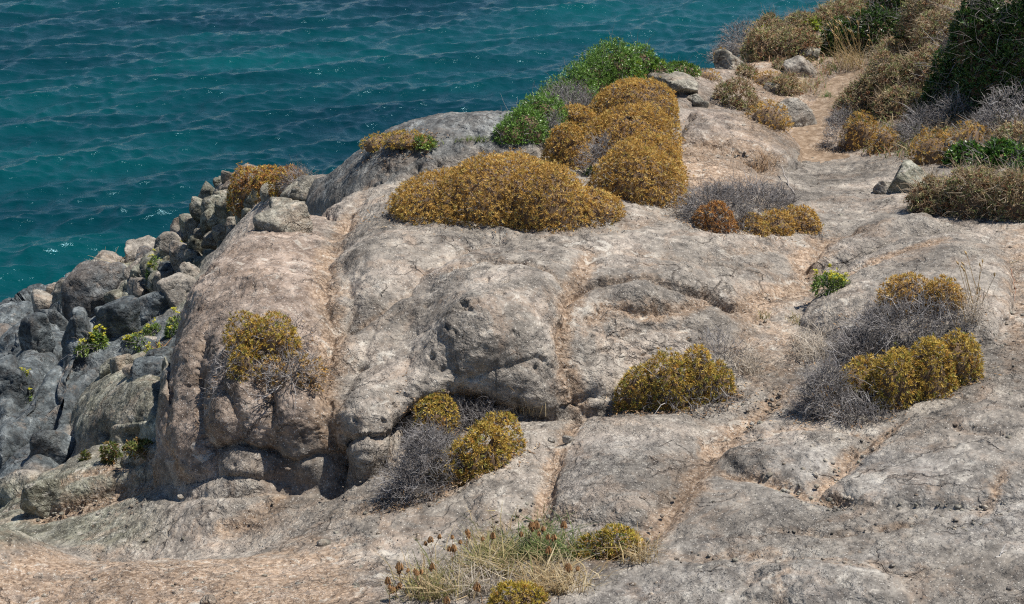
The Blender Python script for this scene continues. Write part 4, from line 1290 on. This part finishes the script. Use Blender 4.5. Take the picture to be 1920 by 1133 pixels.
# ---------------------------------------------------------------- spurge cushions
SP = 'ochre spurge cushions'
Lb = lobe
bush('spurge_bush', 'largest ochre cushion bush, broad and low, in the middle of the rock', 11,
     [Lb((732,308,1010,424)), Lb((800,284,1080,432)), Lb((930,300,1110,438)), Lb((1030,350,1172,424))], group=SP)
bush('spurge_bush', 'topmost ochre cushion bush in front of the green shrub', 12, [Lb((1106,140,1278,238), d=18.6), Lb((1040,196,1120,250), d=18.2)], group=SP)
bush('spurge_bush', 'ochre cushion bush in the middle of the tall pile, with a grey bare patch', 13,
     [Lb((1080,194,1278,320), d=17.3), Lb((1016,222,1110,330), d=17.0)], dead=[Lb((1086,250,1170,345), d=16.9)], group=SP)
bush('spurge_bush', 'lowest ochre cushion bush of the tall pile, at the right of the largest one', 14, [Lb((1104,262,1284,392)), Lb((1140,240,1280,340), d=16.6)], group=SP)
bush('spurge_bush', 'low ochre bush with green leaves on the skyline above the grey dome', 15,
     [Lb((676,250,740,282), d=18.0), Lb((715,243,800,278), d=18.2), Lb((770,254,815,276), d=18.2)], pal=OLIVE, group=SP, s=0.045)
bush('spurge_bush', 'rusty and ochre bush with a dead grey end on the left ridge', 16,
     [Lb((428,312,500,386), d=20.6), Lb((455,306,550,376), d=20.5), Lb((505,308,578,364), d=20.4)], dead=[Lb((530,312,604,368), d=20.4)], pal=([*RUST[0], *OLIVE[0][:3]], [2.5, 2, 2, 2, 3, 3, 2]), group=SP, s=0.040, L=0.036, W=0.009)
bush('spurge_bush', 'thin ochre bush with grey stems growing on the brown left lobe', 17,
     [Lb((424,586,515,655)), Lb((465,588,562,662)), Lb((428,640,486,702))], dead=[Lb((400,630,470,722)), Lb((480,655,600,725)), Lb((500,590,590,640))], pal=OLIVE, group=SP, s=0.034, core=0.6, dead_n=0.35, patch=(5.0, 0.5), clump=0.28)
bush('spurge_bush', 'small ochre sprigs right of the thin bush on the brown left lobe', 18, [Lb((488,668,540,712)), Lb((556,664,614,720))], pal=OCHRE, group=SP, s=0.05, core=0.3, patch=(6.0, 0.1))
bush('spurge_bush', 'half dead bush at the front, two ochre patches among silver twigs', 19,
     [Lb((770,738,858,800)), Lb((810,832,880,906)), Lb((840,805,930,898)), Lb((865,785,955,885)), Lb((890,770,986,862))], dead=[Lb((745,785,850,930)), Lb((715,850,830,945)), Lb((830,752,945,800)), Lb((770,800,880,900))], pal=OLIVE, group=SP, core=0.55, dead_s=0.030)
bush('spurge_bush', 'round green-ochre bush at the foot of the outcrop right of centre', 20,
     [Lb((1152,682,1250,772)), Lb((1195,660,1310,772)), Lb((1260,648,1345,758)), Lb((1300,672,1378,752))], dead=[Lb((1210,725,1400,776)), Lb((1300,615,1400,700))], pal=OLIVE, group=SP, dead_n=0.6)
bush('spurge_bush', 'upper ochre cushion of the big right-hand bush, above its dead grey belt', 21, [Lb((1645,514,1760,592)), Lb((1720,520,1808,586))], dead=[Lb((1610,566,1830,632))], pal=OCHRE, group=SP, dead_s=0.034)
bush('spurge_bush', 'lower and larger ochre cushion of the big right-hand bush', 22, [Lb((1562,668,1690,752)), Lb((1620,645,1740,768)), Lb((1680,630,1790,752)), Lb((1740,618,1842,724))],
     dead=[Lb((1494,676,1600,786)), Lb((1540,740,1700,796)), Lb((1560,622,1720,676))], pal=OLIVE, group=SP, dead_s=0.030)
bush('spurge_bush', 'tiny ochre tuft in the dead twigs left of the big right-hand bush', 23, [Lb((1530,722,1562,752))], group=SP, core=0)
bush('spurge_bush', 'low ochre cushion right of the silver twig mat', 24, [Lb((1378,400,1440,442)), Lb((1415,392,1490,442)), Lb((1460,384,1538,438))], pal=OCHRE, group=SP)
bush('spurge_bush', 'small orange-brown cushion in front of the silver twig mat', 25, [Lb((1300,378,1378,438))], pal=RUST, group=SP, core=0.5)
bush('dead_spurge', 'silver mat of dead twigs right of the tall ochre pile', 26, [], dead=[Lb((1270,340,1400,432)), Lb((1350,340,1490,400)), Lb((1290,380,1420,436))], dead_s=0.033, group='dead cushions', cat='dead bush')
bush('spurge_bush', 'yellow bush behind the leaning slab left of the path', 27, [Lb((1394,190,1484,244))], pal=OCHRE, group=SP, s=0.045)
bush('spurge_bush', 'ochre bush with a green sprig beside the foot of the path', 28, [Lb((1574,208,1650,284)), Lb((1630,236,1690,290))], pal=OCHRE, group=SP, s=0.042, patch=(4, 0.3))
bush('spurge_bush', 'wide straggling yellow bush at the right under the dead branches', 29, [Lb((1702,240,1790,314)), Lb((1760,226,1866,300))], pal=OCHRE, group=SP, s=0.045, patch=(4, 0.25), dead=[Lb((1800,210,1880,280))])
bush('spurge_bush', 'low yellow bush between the dry plants left of the path', 30, [Lb((1404,132,1476,170))], pal=OCHRE, group=SP, s=0.055)
bush('spurge_bush', 'flat yellow bush beside the white lichened rock', 31, [Lb((1292,128,1350,154))], pal=OCHRE, group=SP, s=0.055)
bush('spurge_bush', 'tiny yellow bush on the pale ledge under the trailing shrub', 32, [Lb((1252,146,1286,164))], pal=OCHRE, group=SP, s=0.055, core=0)
bush('spurge_bush', 'yellow tuft at the sea edge left of the white lichened rock', 33, [Lb((1338,88,1366,116), d=25)], pal=OCHRE, group=SP, s=0.055, core=0)
bush('spurge_bush', 'yellow-green bush at the right end of the foreground grass', 34, [Lb((1075,1000,1150,1046)), Lb((1110,982,1205,1046))], pal=([*OLIVE[0], (0.42,0.36,0.05), (0.11,0.15,0.03)], [2,2,2,1,1,4,2]), group=SP, s=0.030, L=0.032, core=0.45)
bush('spurge_bush', 'yellow bush cut by the bottom edge of the photo', 35, [Lb((915,1090,1032,1150))], pal=([*OLIVE[0], (0.46,0.36,0.05)], [2,2,2,1,1,4]), group=SP, s=0.028, L=0.030, core=0.5)

# ---------------------------------------------------------------- evergreen and heath shrubs
shrub('evergreen_shrub', 'wind-swept dark green shrub leaning over the sea edge', 41,
      [Lb((925,226,990,266), d=19.6), Lb((940,200,1030,262), d=19.8), Lb((965,172,1065,252), d=20.0), Lb((1000,145,1090,238), d=20.3), Lb((1035,120,1125,222), d=20.6), Lb((1070,96,1160,200), d=20.9)], pal=([(0.16,0.29,0.05),(0.12,0.22,0.04),(0.21,0.36,0.08)],[3,3,2]), s=0.030, L=0.034, W=0.008, twigs=0.04, sub=False, clump=0.10)
shrub('evergreen_shrub', 'rounded bright green crown topping the wind-swept shrub', 42, [Lb((1092,74,1212,170), d=21.2), Lb((1160,84,1238,150), d=21.4)], s=0.030, L=0.036, W=0.009, twigs=0.04, sub=False, clump=0.12, pal=([(0.17,0.30,0.055),(0.13,0.24,0.04),(0.23,0.38,0.085)],[3,3,2]))
shrub('trailing_shrub', 'low green shrub trailing right along the skyline', 43, [Lb((1195,112,1262,148), d=22.0), Lb((1235,116,1312,144), d=22.6)], s=0.042, L=0.045, W=0.013, twigs=0.1, sub=False, pal=([(0.13,0.25,0.045),(0.10,0.19,0.03),(0.24,0.34,0.05)],[3,3,2]))
bush('dead_spurge', 'grey dead cushion between the green shrub and the top ochre bush', 44, [], dead=[Lb((1012,160,1120,240), d=18.9), Lb((1010,210,1060,290), d=18.0)], dead_s=0.036, group='dead cushions', cat='dead bush')
bush('dead_spurge', 'grey leafless shrub on the skyline above the white lichened rock', 45, [], dead=[Lb((1348,46,1440,112), d=26.5), Lb((1330,80,1400,120), d=26)], dead_s=0.05, twig_rad=0.004, group='dead cushions', cat='dead bush')
shrub('evergreen_shrub', 'tiny dark round shrub on the skyline of the upper right', 46, [Lb((1426,26,1454,52), d=27.5)], s=0.05, sub=False, core=0.5, pal=DARKG)
shrub('heath_shrub', 'brown heath shrub above the dark grey rock on the upper right', 47, [Lb((1390,56,1470,122), d=25.5), Lb((1440,50,1535,118), d=26), Lb((1400,36,1480,90), d=27)], pal=HEATH, s=0.055, L=0.05, W=0.015, mat=MAT_LEAF, twigs=0.4)
shrub('succulent_plant', 'bright yellow-green plant on the skyline, right one', 48, [Lb((1500,36,1545,60), d=28)], pal=([(0.42,0.48,0.06),(0.30,0.40,0.05)],[1,1]), s=0.055, L=0.07, W=0.03, sub=False, core=0.4, twigs=0)
shrub('succulent_plant', 'yellow-green plant on the skyline, left one', 49, [Lb((1424,48,1470,66), d=26.4)], pal=([(0.46,0.46,0.06),(0.30,0.36,0.05)],[1,1]), s=0.055, L=0.07, W=0.03, sub=False, core=0.4, twigs=0)
shrub('evergreen_shrub', 'long green shrub climbing the skyline at the upper right', 50, [Lb((1534,44,1620,108), d=24.5), Lb((1585,16,1690,90), d=24.2), Lb((1630,-30,1720,60), d=24.5), Lb((1680,20,1750,70), d=23)], s=0.05, L=0.055, W=0.018, twigs=0.2, pal=([(0.055,0.115,0.02),(0.04,0.085,0.016),(0.10,0.16,0.035),(0.12,0.10,0.05)],[3,3,2,1]))
shrub('heath_shrub', 'pinkish brown dry shrub behind the long green one at the top edge', 51, [Lb((1690,-30,1790,60), d=22.5), Lb((1720,20,1840,90), d=21.5)], pal=HEATH, s=0.05, L=0.045, W=0.013, mat=MAT_LEAF, twigs=0.6)
shrub('heath_shrub', 'broad brown-green heath shrub right of the path', 52, [Lb((1566,150,1660,230)), Lb((1600,110,1720,220)), Lb((1680,90,1790,200)), Lb((1640,160,1740,225))], pal=HEATH, s=0.042, L=0.042, W=0.012, mat=MAT_LEAF, twigs=0.5)
shrub('evergreen_shrub', 'large dark evergreen bush filling the upper right corner', 53, [Lb((1740,80,1850,200)), Lb((1790,20,1930,210)), Lb((1860,-60,2020,200)), Lb((1780,-20,1880,90), d=19)], pal=DARKG, s=0.042, L=0.05, W=0.018, twigs=0.15, twig_L=0.2)
shrub('evergreen_shrub', 'small grey-green shrub in the shade at the foot of the dark evergreen', 54, [Lb((1672,170,1740,212)), Lb((1720,180,1790,210))], pal=([(0.10,0.15,0.05),(0.06,0.10,0.03),(0.16,0.20,0.08)],[1,1,1]), s=0.04, L=0.06, W=0.01, sub=False, twigs=0.2, core=0.5)
bush('dead_spurge', 'grey dead bush left of the ochre bush at the foot of the path', 55, [], dead=[Lb((1540,214,1600,284)), Lb((1556,200,1610,240))], dead_s=0.045, group='dead cushions', cat='dead bush')
bush('dead_spurge', 'grey and brown dead bush between the two ochre bushes at the right', 56, [], dead=[Lb((1684,196,1770,262)), Lb((1680,225,1740,280)), Lb((1745,175,1830,240))], dead_s=0.045, group='dead cushions', cat='dead bush')
shrub('leafy_plant', 'bright green leafy shrub at the right edge above the brown heath', 57, [Lb((1776,268,1850,312)), Lb((1830,262,1930,320)), Lb((1880,310,1940,350))], pal=([(0.07,0.17,0.02),(0.05,0.12,0.02),(0.13,0.25,0.04)],[1,1,1]), s=0.045, L=0.05, W=0.022, sub=False, twigs=0.5, core=0.45)
shrub('heath_shrub', 'brown-green heath at the right edge in front of the leafy shrub', 58, [Lb((1700,330,1800,408)), Lb((1770,310,1880,414)), Lb((1850,320,1960,420))], pal=HEATH, s=0.036, L=0.038, W=0.010, mat=MAT_LEAF, twigs=0.6)
bush('dead_spurge', 'silver leafless branches at the right edge below the dark evergreen', 59, [], dead=[Lb((1830,160,1930,252)), Lb((1870,190,1960,260))], dead_s=0.07, twig_rad=0.0055, group='dead cushions', cat='dead bush')
for k, (box, lab) in enumerate([((1340,150,1420,210),'dry reddish heath on the slope left of the path'), ((1440,140,1500,182),'dry tan heath beside the dark stones left of the path')]):
    shrub('heath_shrub', lab, 60 + k, [Lb(box)], pal=HEATH, s=0.05, L=0.05, W=0.012, mat=MAT_LEAF, twigs=0.7, core=0.4)

for k, (boxes, pal, lab) in enumerate([
   ([(1466,22,1545,64),(1520,8,1610,60)], HEATH, 'brown heath along the skyline left of the long green shrub'),
   ([(1540,-6,1625,50),(1590,-30,1680,30)], HEATH, 'brown heath at the top edge where the land meets the sea'),
   ([(1640,70,1740,120),(1700,60,1800,110)], HEATH, 'dry brown heath between the straw grass and the dark evergreen'),
   ([(1840,60,1930,130)], DARKG, 'dark green tuft of leaves in front of the upper right evergreen'),
   ([(1730,240,1800,290)], HEATH, 'brown twiggy heath behind the straggling yellow bush'),
   ([(1860,230,1940,290)], HEATH, 'brown heath at the right edge below the silver branches'),
   ([(1450,110,1480,136),(1380,120,1420,150)], HEATH, 'reddish heath around the dark grey rock on the upper right')]):
    shrub('heath_shrub', lab, 62 + k, [Lb(b_) for b_ in boxes], pal=pal, s=0.05, L=0.05, W=0.012, mat=MAT_LEAF, twigs=0.5, core=0.5)

# ---------------------------------------------------------------- grasses
DRY = ((0.50, 0.40, 0.22), (0.60, 0.50, 0.32), (0.36, 0.26, 0.14))
PALE = ((0.50, 0.44, 0.36), (0.42, 0.36, 0.29), (0.60, 0.54, 0.45))
GRN = ((0.24, 0.23, 0.09), (0.38, 0.32, 0.15), (0.18, 0.19, 0.07), (0.50, 0.40, 0.23), (0.44, 0.33, 0.19))
grass_tuft('dry_grass', 'tall straw grass with nodding heads above the path', 70, [(1570,118,1620,134)], 160, 0.35, 0.8, heads=26, cols=DRY)
grass_tuft('dry_grass', 'few tall straw stalks against the green shrub at the upper right', 71, [(1685,70,1705,84)], 24, 0.4, 0.5, heads=7, cols=DRY)
grass_tuft('dry_grass', 'pale dry grass spreading behind the path on the upper right', 72, [(1620,90,1700,130)], 260, 0.22, 0.6, heads=10, cols=PALE)
grass_tuft('dry_grass', 'straw tuft on the left slope beside the low wide dome', 73, [(196,512,232,532)], 90, 0.42, 0.7, cols=DRY, w=0.012)
grass_tuft('dry_grass', 'pale dead grass right of the green-ochre bush below the outcrop', 74, [(1378,670,1424,706)], 260, 0.14, 1.0, cols=PALE)
grass_tuft('dry_grass', 'pale dead grass left of the big right-hand bush', 75, [(1480,620,1560,680)], 340, 0.14, 1.0, cols=PALE)
grass_tuft('dry_grass', 'thin dry stalks right of the upper right-hand ochre bush', 76, [(1800,560,1850,620)], 160, 0.18, 0.7, cols=PALE, heads=12)
grass_tuft('dry_grass', 'wispy straw stalks against the outcrop beside the front bush', 77, [(965,772,1010,784)], 40, 0.26, 0.5, cols=DRY, w=0.003)
grass_tuft('dry_grass', 'short dry grass on the orange soil above the silver twig mat', 78, [(1400,296,1450,316)], 150, 0.14, 0.9, cols=((0.36,0.24,0.14),(0.45,0.32,0.2)))
grass_tuft('dry_grass', 'straw grass in front of the leaning slab left of the path', 79, [(1488,150,1520,180)], 130, 0.18, 0.9, cols=DRY)
grass_tuft('dry_grass', 'small rusty grass patch beside the brown outcrop on the left slope', 80, [(285,664,318,676)], 120, 0.14, 0.9, cols=((0.46,0.24,0.09),(0.52,0.32,0.14)))
grass_tuft('green_grass', 'small green tuft at the edge of the earth path', 81, [(1540,180,1560,186)], 60, 0.10, 0.9, cols=((0.08,0.16,0.04),(0.14,0.2,0.06)))
grass_tuft('green_grass', 'small green and straw tuft in the joint left of the right slab', 82, [(1420,590,1440,600)], 40, 0.06, 0.9, cols=GRN)
grass_tuft('green_grass', 'green and straw tuft at the corner of the right slab', 83, [(1480,600,1505,608)], 60, 0.07, 0.9, cols=GRN)
grass_tuft('green_grass', 'low green grass on the skyline left of the wind-swept shrub', 84, [(850,262,960,270)], 200, 0.07, 0.9, cols=((0.14,0.22,0.04),(0.22,0.26,0.07)))
for k, (box, n, h, cl, lab) in enumerate([
   ((760,1080,860,1133), 420, 0.16, GRN, 'olive grass under the dried umbels at the bottom edge'),
   ((860,1020,980,1090), 620, 0.15, GRN, 'olive green grass in the middle of the foreground clump'),
   ((950,1010,1080,1060), 560, 0.15, ((0.10,0.16,0.05),(0.17,0.22,0.07),(0.34,0.30,0.15)), 'greenest part of the foreground grass beside the yellow-green bush'),
   ((980,1060,1100,1120), 520, 0.13, DRY, 'straw coloured grass right of the bottom yellow bush'),
   ((1160,1020,1230,1060), 120, 0.13, DRY, 'few straw blades right of the yellow-green foreground bush'),
   ((820,1060,940,1120), 420, 0.14, PALE, 'pale dry grass left of the bottom yellow bush')]):
    grass_tuft('grass_clump', lab, 90 + k, [box], int(n * 1.3), h * 1.05, 0.9, cols=cl, w=0.0045, group='foreground grass')

# low dry scrub and straw that covers the upper right bank as one mass
sr = np.random.default_rng(88)
sx, sy = sr.uniform(1380, 1960, 5200), sr.uniform(-10, 300, 5200)
keep = ~in_poly(PATH_PX, sx, sy) & (sy < 60 + (sx - 1380) * 0.9) & (sy > 70 - (sx - 1400) * 0.30) & ~((sx > 1480) & (sx < 1570) & (sy > 180))
sx, sy = sx[keep], sy[keep]
ds_ = np.full(len(sx), 14.0); live = np.ones(len(sx), bool)
for _ in range(600):
    q = P(sx, sy, ds_)
    live &= q[:, 2] > interp(H0, q[:, 0], q[:, 1])
    if not live.any(): break
    ds_ = np.where(live, ds_ + 0.04, ds_)
q = P(sx, sy, ds_)[~live]
q = np.repeat(q, 3, 0) + np.r_[0.05, 0.05, 0.0] * sr.normal(size=(len(q) * 3, 3))
q[:, 2] = gz(q[:, 0], q[:, 1]) - 0.01
Vv, F, c = blades(q, 0.13, 0.9, sr, w=0.008, cols=((0.42, 0.27, 0.16), (0.34, 0.19, 0.11), (0.50, 0.40, 0.24), (0.22, 0.24, 0.09), (0.14, 0.19, 0.06)))
tag(mk('dry_scrub', Vv, F, MAT_GRASS, col=c), 'low dry straw and scrub covering the upper right bank', 'scrub', kind='stuff')

# ---------------------------------------------------------------- dried umbels of the foreground
def umbel(label, seed, px, py, hpx, heads):
    """a dried stem that forks into a few stalks, each with a brown bird's-nest head"""
    r = np.random.default_rng(seed)
    b, d = on(px, py)
    b = b - np.array([0, 0, 0.01])
    root = tag(empty('dried_umbel', b), label, 'dried flower', 'dried umbels of the foreground')
    H = hpx * d / FPX / CS
    scol = np.array([0.30, 0.195, 0.115])
    st = []
    top = b + np.array([r.normal() * 0.06 * H, r.normal() * 0.06 * H, H * 0.55])
    st.append(tubes(b[None], top[None], 0.0032, 0.0026, scol[None]))
    heads_v = []
    for k in range(heads):
        e = top + np.array([r.normal() * 0.16 * H, r.normal() * 0.16 * H, H * (0.28 + 0.22 * r.random()) if k else H * 0.45])
        m = 0.5 * (top + e) + r.normal(size=3) * 0.03 * H
        st.append(tubes(np.array([top, m]), np.array([m, e]), 0.0022, 0.0016, np.tile(scol, (2, 1))))
        hr = (0.020 if k == 0 else 0.013) * (0.8 + 0.5 * r.random())
        # nest of inward curved rays over a small knot
        n = 34
        dd = unit(r.normal(size=(n, 3)) + np.array([0, 0, 0.25]))
        col = np.array([0.36, 0.205, 0.095]) * (0.6 + 0.8 * r.random((n, 1)))
        a = e + dd * hr * 0.2; q1 = e + dd * hr * np.array([1, 1, 0.9]); q2 = e + np.array([0, 0, hr * 1.3]) + dd * hr * 0.55
        h1 = tubes(a, q1, 0.002, 0.003, col); h2 = tubes(q1, q2, 0.003, 0.0015, col)
        Vv, F, c = merge([h1, h2])
        heads_v.append((Vv, F, c))
    Vv, F, c = merge(st)
    stem = mk('stem', Vv, F, MAT_TWIG, root, b, col=c)
    for Vv, F, c in heads_v:
        mk('seed_head', Vv, F, MAT_TWIG, stem, b, col=c)
for k, (x, y, h, n, lab) in enumerate([
 (812,1090,85,3,'dried umbel with the largest brown head, left of the foreground grass'),
 (850,1085,68,3,'dried umbel second to the right of the largest-headed one'),
 (882,1050,52,4,'dried umbel with a cluster of small heads above the grass'),
 (915,1060,58,2,'dried umbel with two heads rising over the grass middle'),
 (742,1128,28,3,'lowest dried umbel at the left end of the clump'),
 (765,1120,70,3,'dried umbel with a round head at the left of the clump'),
 (785,1130,65,4,'branching dried umbel left of the largest-headed one'),
 (998,1040,62,4,'dried umbels in a tight pair of tall heads above the green grass'),
 (1012,1040,58,3,'dried umbel with a tall head right of the tight pair'),
 (1040,1050,48,2,'small dried umbel left of the yellow-green bush'),
 (1064,1050,66,1,'single thin dried stalk touching the yellow-green bush'),
 (1032,1070,40,1,'single brown head low in the green grass'),
 (1075,1100,38,2,'dried umbel with two heads in the straw grass at the right'),
 (905,1133,38,1,'brown head standing low in front of the olive grass'),
 (834,1150,26,1,'brown round head touching the bottom edge of the photo'),
 (730,1140,60,2,'pale broken dried umbel at the far left of the clump')]):
    umbel(lab, 120 + k, x, y, h, n)

# ---------------------------------------------------------------- samphire and other small green plants
YG = ([(0.22, 0.32, 0.07), (0.15, 0.24, 0.055), (0.31, 0.39, 0.09)], [1, 1, 1])
def samphire(label, seed, box, heads, d=None, flower=(0.55, 0.52, 0.06)):
    r = np.random.default_rng(seed)
    lb = Lb(box, d=d)
    root = shrub('samphire_plant', label, seed, [lb], pal=YG, s=0.032, L=0.045, W=0.011, K=4, sub=False, core=0, twigs=0.1, cat='plant', group='samphire plants')
    b0 = np.array(root.location)
    C, N = shell([lb], 0.06, r, lay=(0.95, 1.1), zmin=0.2)
    C = C[r.permutation(len(C))[:heads]]
    n = len(C)
    top = C + np.array([0, 0, 0.07]) + 0.02 * r.normal(size=(n, 3))
    parts = [leaf_quads(np.repeat(top, 5, 0) + 0.012 * r.normal(size=(n * 5, 3)), np.tile(np.array([[0, 0, 1.0]]), (n * 5, 1)), 5, 0.020, 0.013, (0.6, 1.5), r, np.tile(np.array([flower]), (n * 5, 1)) * (0.7 + 0.5 * r.random((n * 5, 1))))]
    Vv, F, c = merge(parts)
    mk('flowers', Vv, F, MAT_LEAF, root, b0, col=c)
    Vv, F, c = tubes(C - np.array([0, 0, 0.04]), top, 0.003, 0.002, np.tile(np.array([[0.14, 0.2, 0.05]]), (n, 1)))
    mk('flower_stalks', Vv, F, MAT_LEAF, root, b0, col=c)
samphire('green plant with yellow flower heads in the joint at the right slab', 150, (1526,516,1592,552), 14)
for k, (box, n, lab) in enumerate([
 ((276,484,306,532), 10, 'yellow-green plant on the left slope right of the faceted boulder'),
 ((124,570,146,606), 6, 'yellow-green plant hanging on the pale upright block'),
 ((170,618,200,660), 10, 'leafy green plant with yellow heads between the dark boulders'),
 ((146,646,162,662), 3, 'little green plant left of the leafy one on the left slope'),
 ((240,628,272,660), 8, 'yellow-flowered plant in front of the dark cleft'),
 ((314,596,350,632), 8, 'green plant with yellow heads against the edge of the brown outcrop'),
 ((272,608,304,634), 3, 'shaded green plant in the dark cleft'),
 ((274,656,304,682), 8, 'yellow-green plant beside the rusty grass patch'),
 ((36,698,54,732), 6, 'yellow-green plant hanging over the black gap at the left edge'),
 ((36,734,56,754), 3, 'small green plant under the hanging one at the left edge'),
 ((334,458,346,472), 2, 'tiny green tuft on the grey block under the skyline stones')]):
    samphire(lab, 160 + k, box, n)
SUC = ([(0.14, 0.17, 0.045), (0.20, 0.16, 0.06), (0.30, 0.18, 0.07), (0.10, 0.13, 0.04)], [3, 2, 1, 2])
for k, (box, lab) in enumerate([((192,824,224,862),'green and rusty cushion hanging below the wind-carved hollows'), ((232,826,292,852),'line of green and rusty cushion plants left of the outcrop edge'), ((154,846,166,862),'tiny green tuft left of the cushion under the carved rock')]):
    shrub('cushion_plant', lab, 180 + k, [Lb(box)], pal=SUC, s=0.035, L=0.035, W=0.012, sub=False, core=0.4, twigs=0, mat=MAT_LEAF, cat='plant')
for k, (box, pal, lab) in enumerate([((776,258,818,278), YG, 'green leaves right of the skyline ochre bush'), ((1100,316,1118,330), YG, 'small green sprig at the left of the tall ochre pile'), ((1598,220,1626,250), ([(0.10,0.17,0.03)],[1]), 'green sprig on the ochre bush at the foot of the path'), ((1165,115,1200,142), ([(0.36,0.42,0.05)],[1]), 'lime green leaves right under the rounded green crown')]):
    shrub('leafy_plant', lab, 190 + k, [Lb(box, d=(18.3 if k == 0 else 17 if k == 1 else 21 if k == 3 else None))], pal=pal, s=0.045, L=0.05, W=0.016, sub=False, core=0, twigs=0, cat='plant')

# ---------------------------------------------------------------- fallen sticks
def stick(label, seed, pts_px, rad=0.007, col=(0.30, 0.27, 0.25), lift=None):
    r = np.random.default_rng(seed)
    q = np.array([on(x, y)[0] for x, y in pts_px])
    q[:, 2] += 0.012
    if lift: q[-1, 2] += lift
    t = np.linspace(0, len(q) - 1, (len(q) - 1) * 4 + 1)
    qq = np.stack([np.interp(t, np.arange(len(q)), q[:, k]) for k in range(3)], -1)
    qq[1:-1] += 0.006 * r.normal(size=qq[1:-1].shape)
    n = len(qq) - 1
    rr = np.linspace(rad, rad * 0.45, n + 1)
    parts = [tubes(qq[:-1], qq[1:], rr[:-1], rr[1:], np.tile(np.array([col]), (n, 1)))]
    k = n // 2
    e = qq[k] + 0.4 * (qq[-1] - qq[k]) + np.array([0.03, 0.05, 0.03])
    parts.append(tubes(qq[k][None], e[None], rr[k] * 0.7, rr[k] * 0.3, np.array([col])))
    Vv, F, c = merge(parts)
    o = mk('stick', Vv, F, MAT_TWIG, None, q[0], col=c)
    tag(o, label, 'stick', 'fallen sticks')
stick('grey stick standing aslant above the silver twig mat', 200, [(1490,366),(1480,350),(1464,330)], 0.012, (0.34,0.31,0.28), 0.10)
stick('thin dark forked twig on the pavement at the lower middle right', 201, [(1290,1077),(1330,1076),(1372,1080)], 0.005, (0.08,0.07,0.06))
stick('short white twig on the pavement near the lower right', 202, [(1866,1048),(1886,1036)], 0.005, (0.55,0.53,0.5))
stick('bent dead twig left of the big right-hand bush', 203, [(1560,622),(1590,612),(1620,594),(1630,588)], 0.006)
stick('dark thin twig under the right end of the big right-hand bush', 204, [(1780,745),(1830,735),(1872,726)], 0.004, (0.36,0.31,0.27))
stick('small dark twigs beside the dead grass at the middle right', 205, [(1472,674),(1485,668),(1500,682)], 0.005, (0.14,0.12,0.1))
stick('reddish brown twig at the right edge of the pavement', 206, [(1893,505),(1900,525),(1902,570)], 0.004, (0.32,0.16,0.1))
stick('pale straw twig at the right edge beside the slab', 207, [(1884,498),(1905,493),(1919,492)], 0.004, (0.5,0.42,0.28))
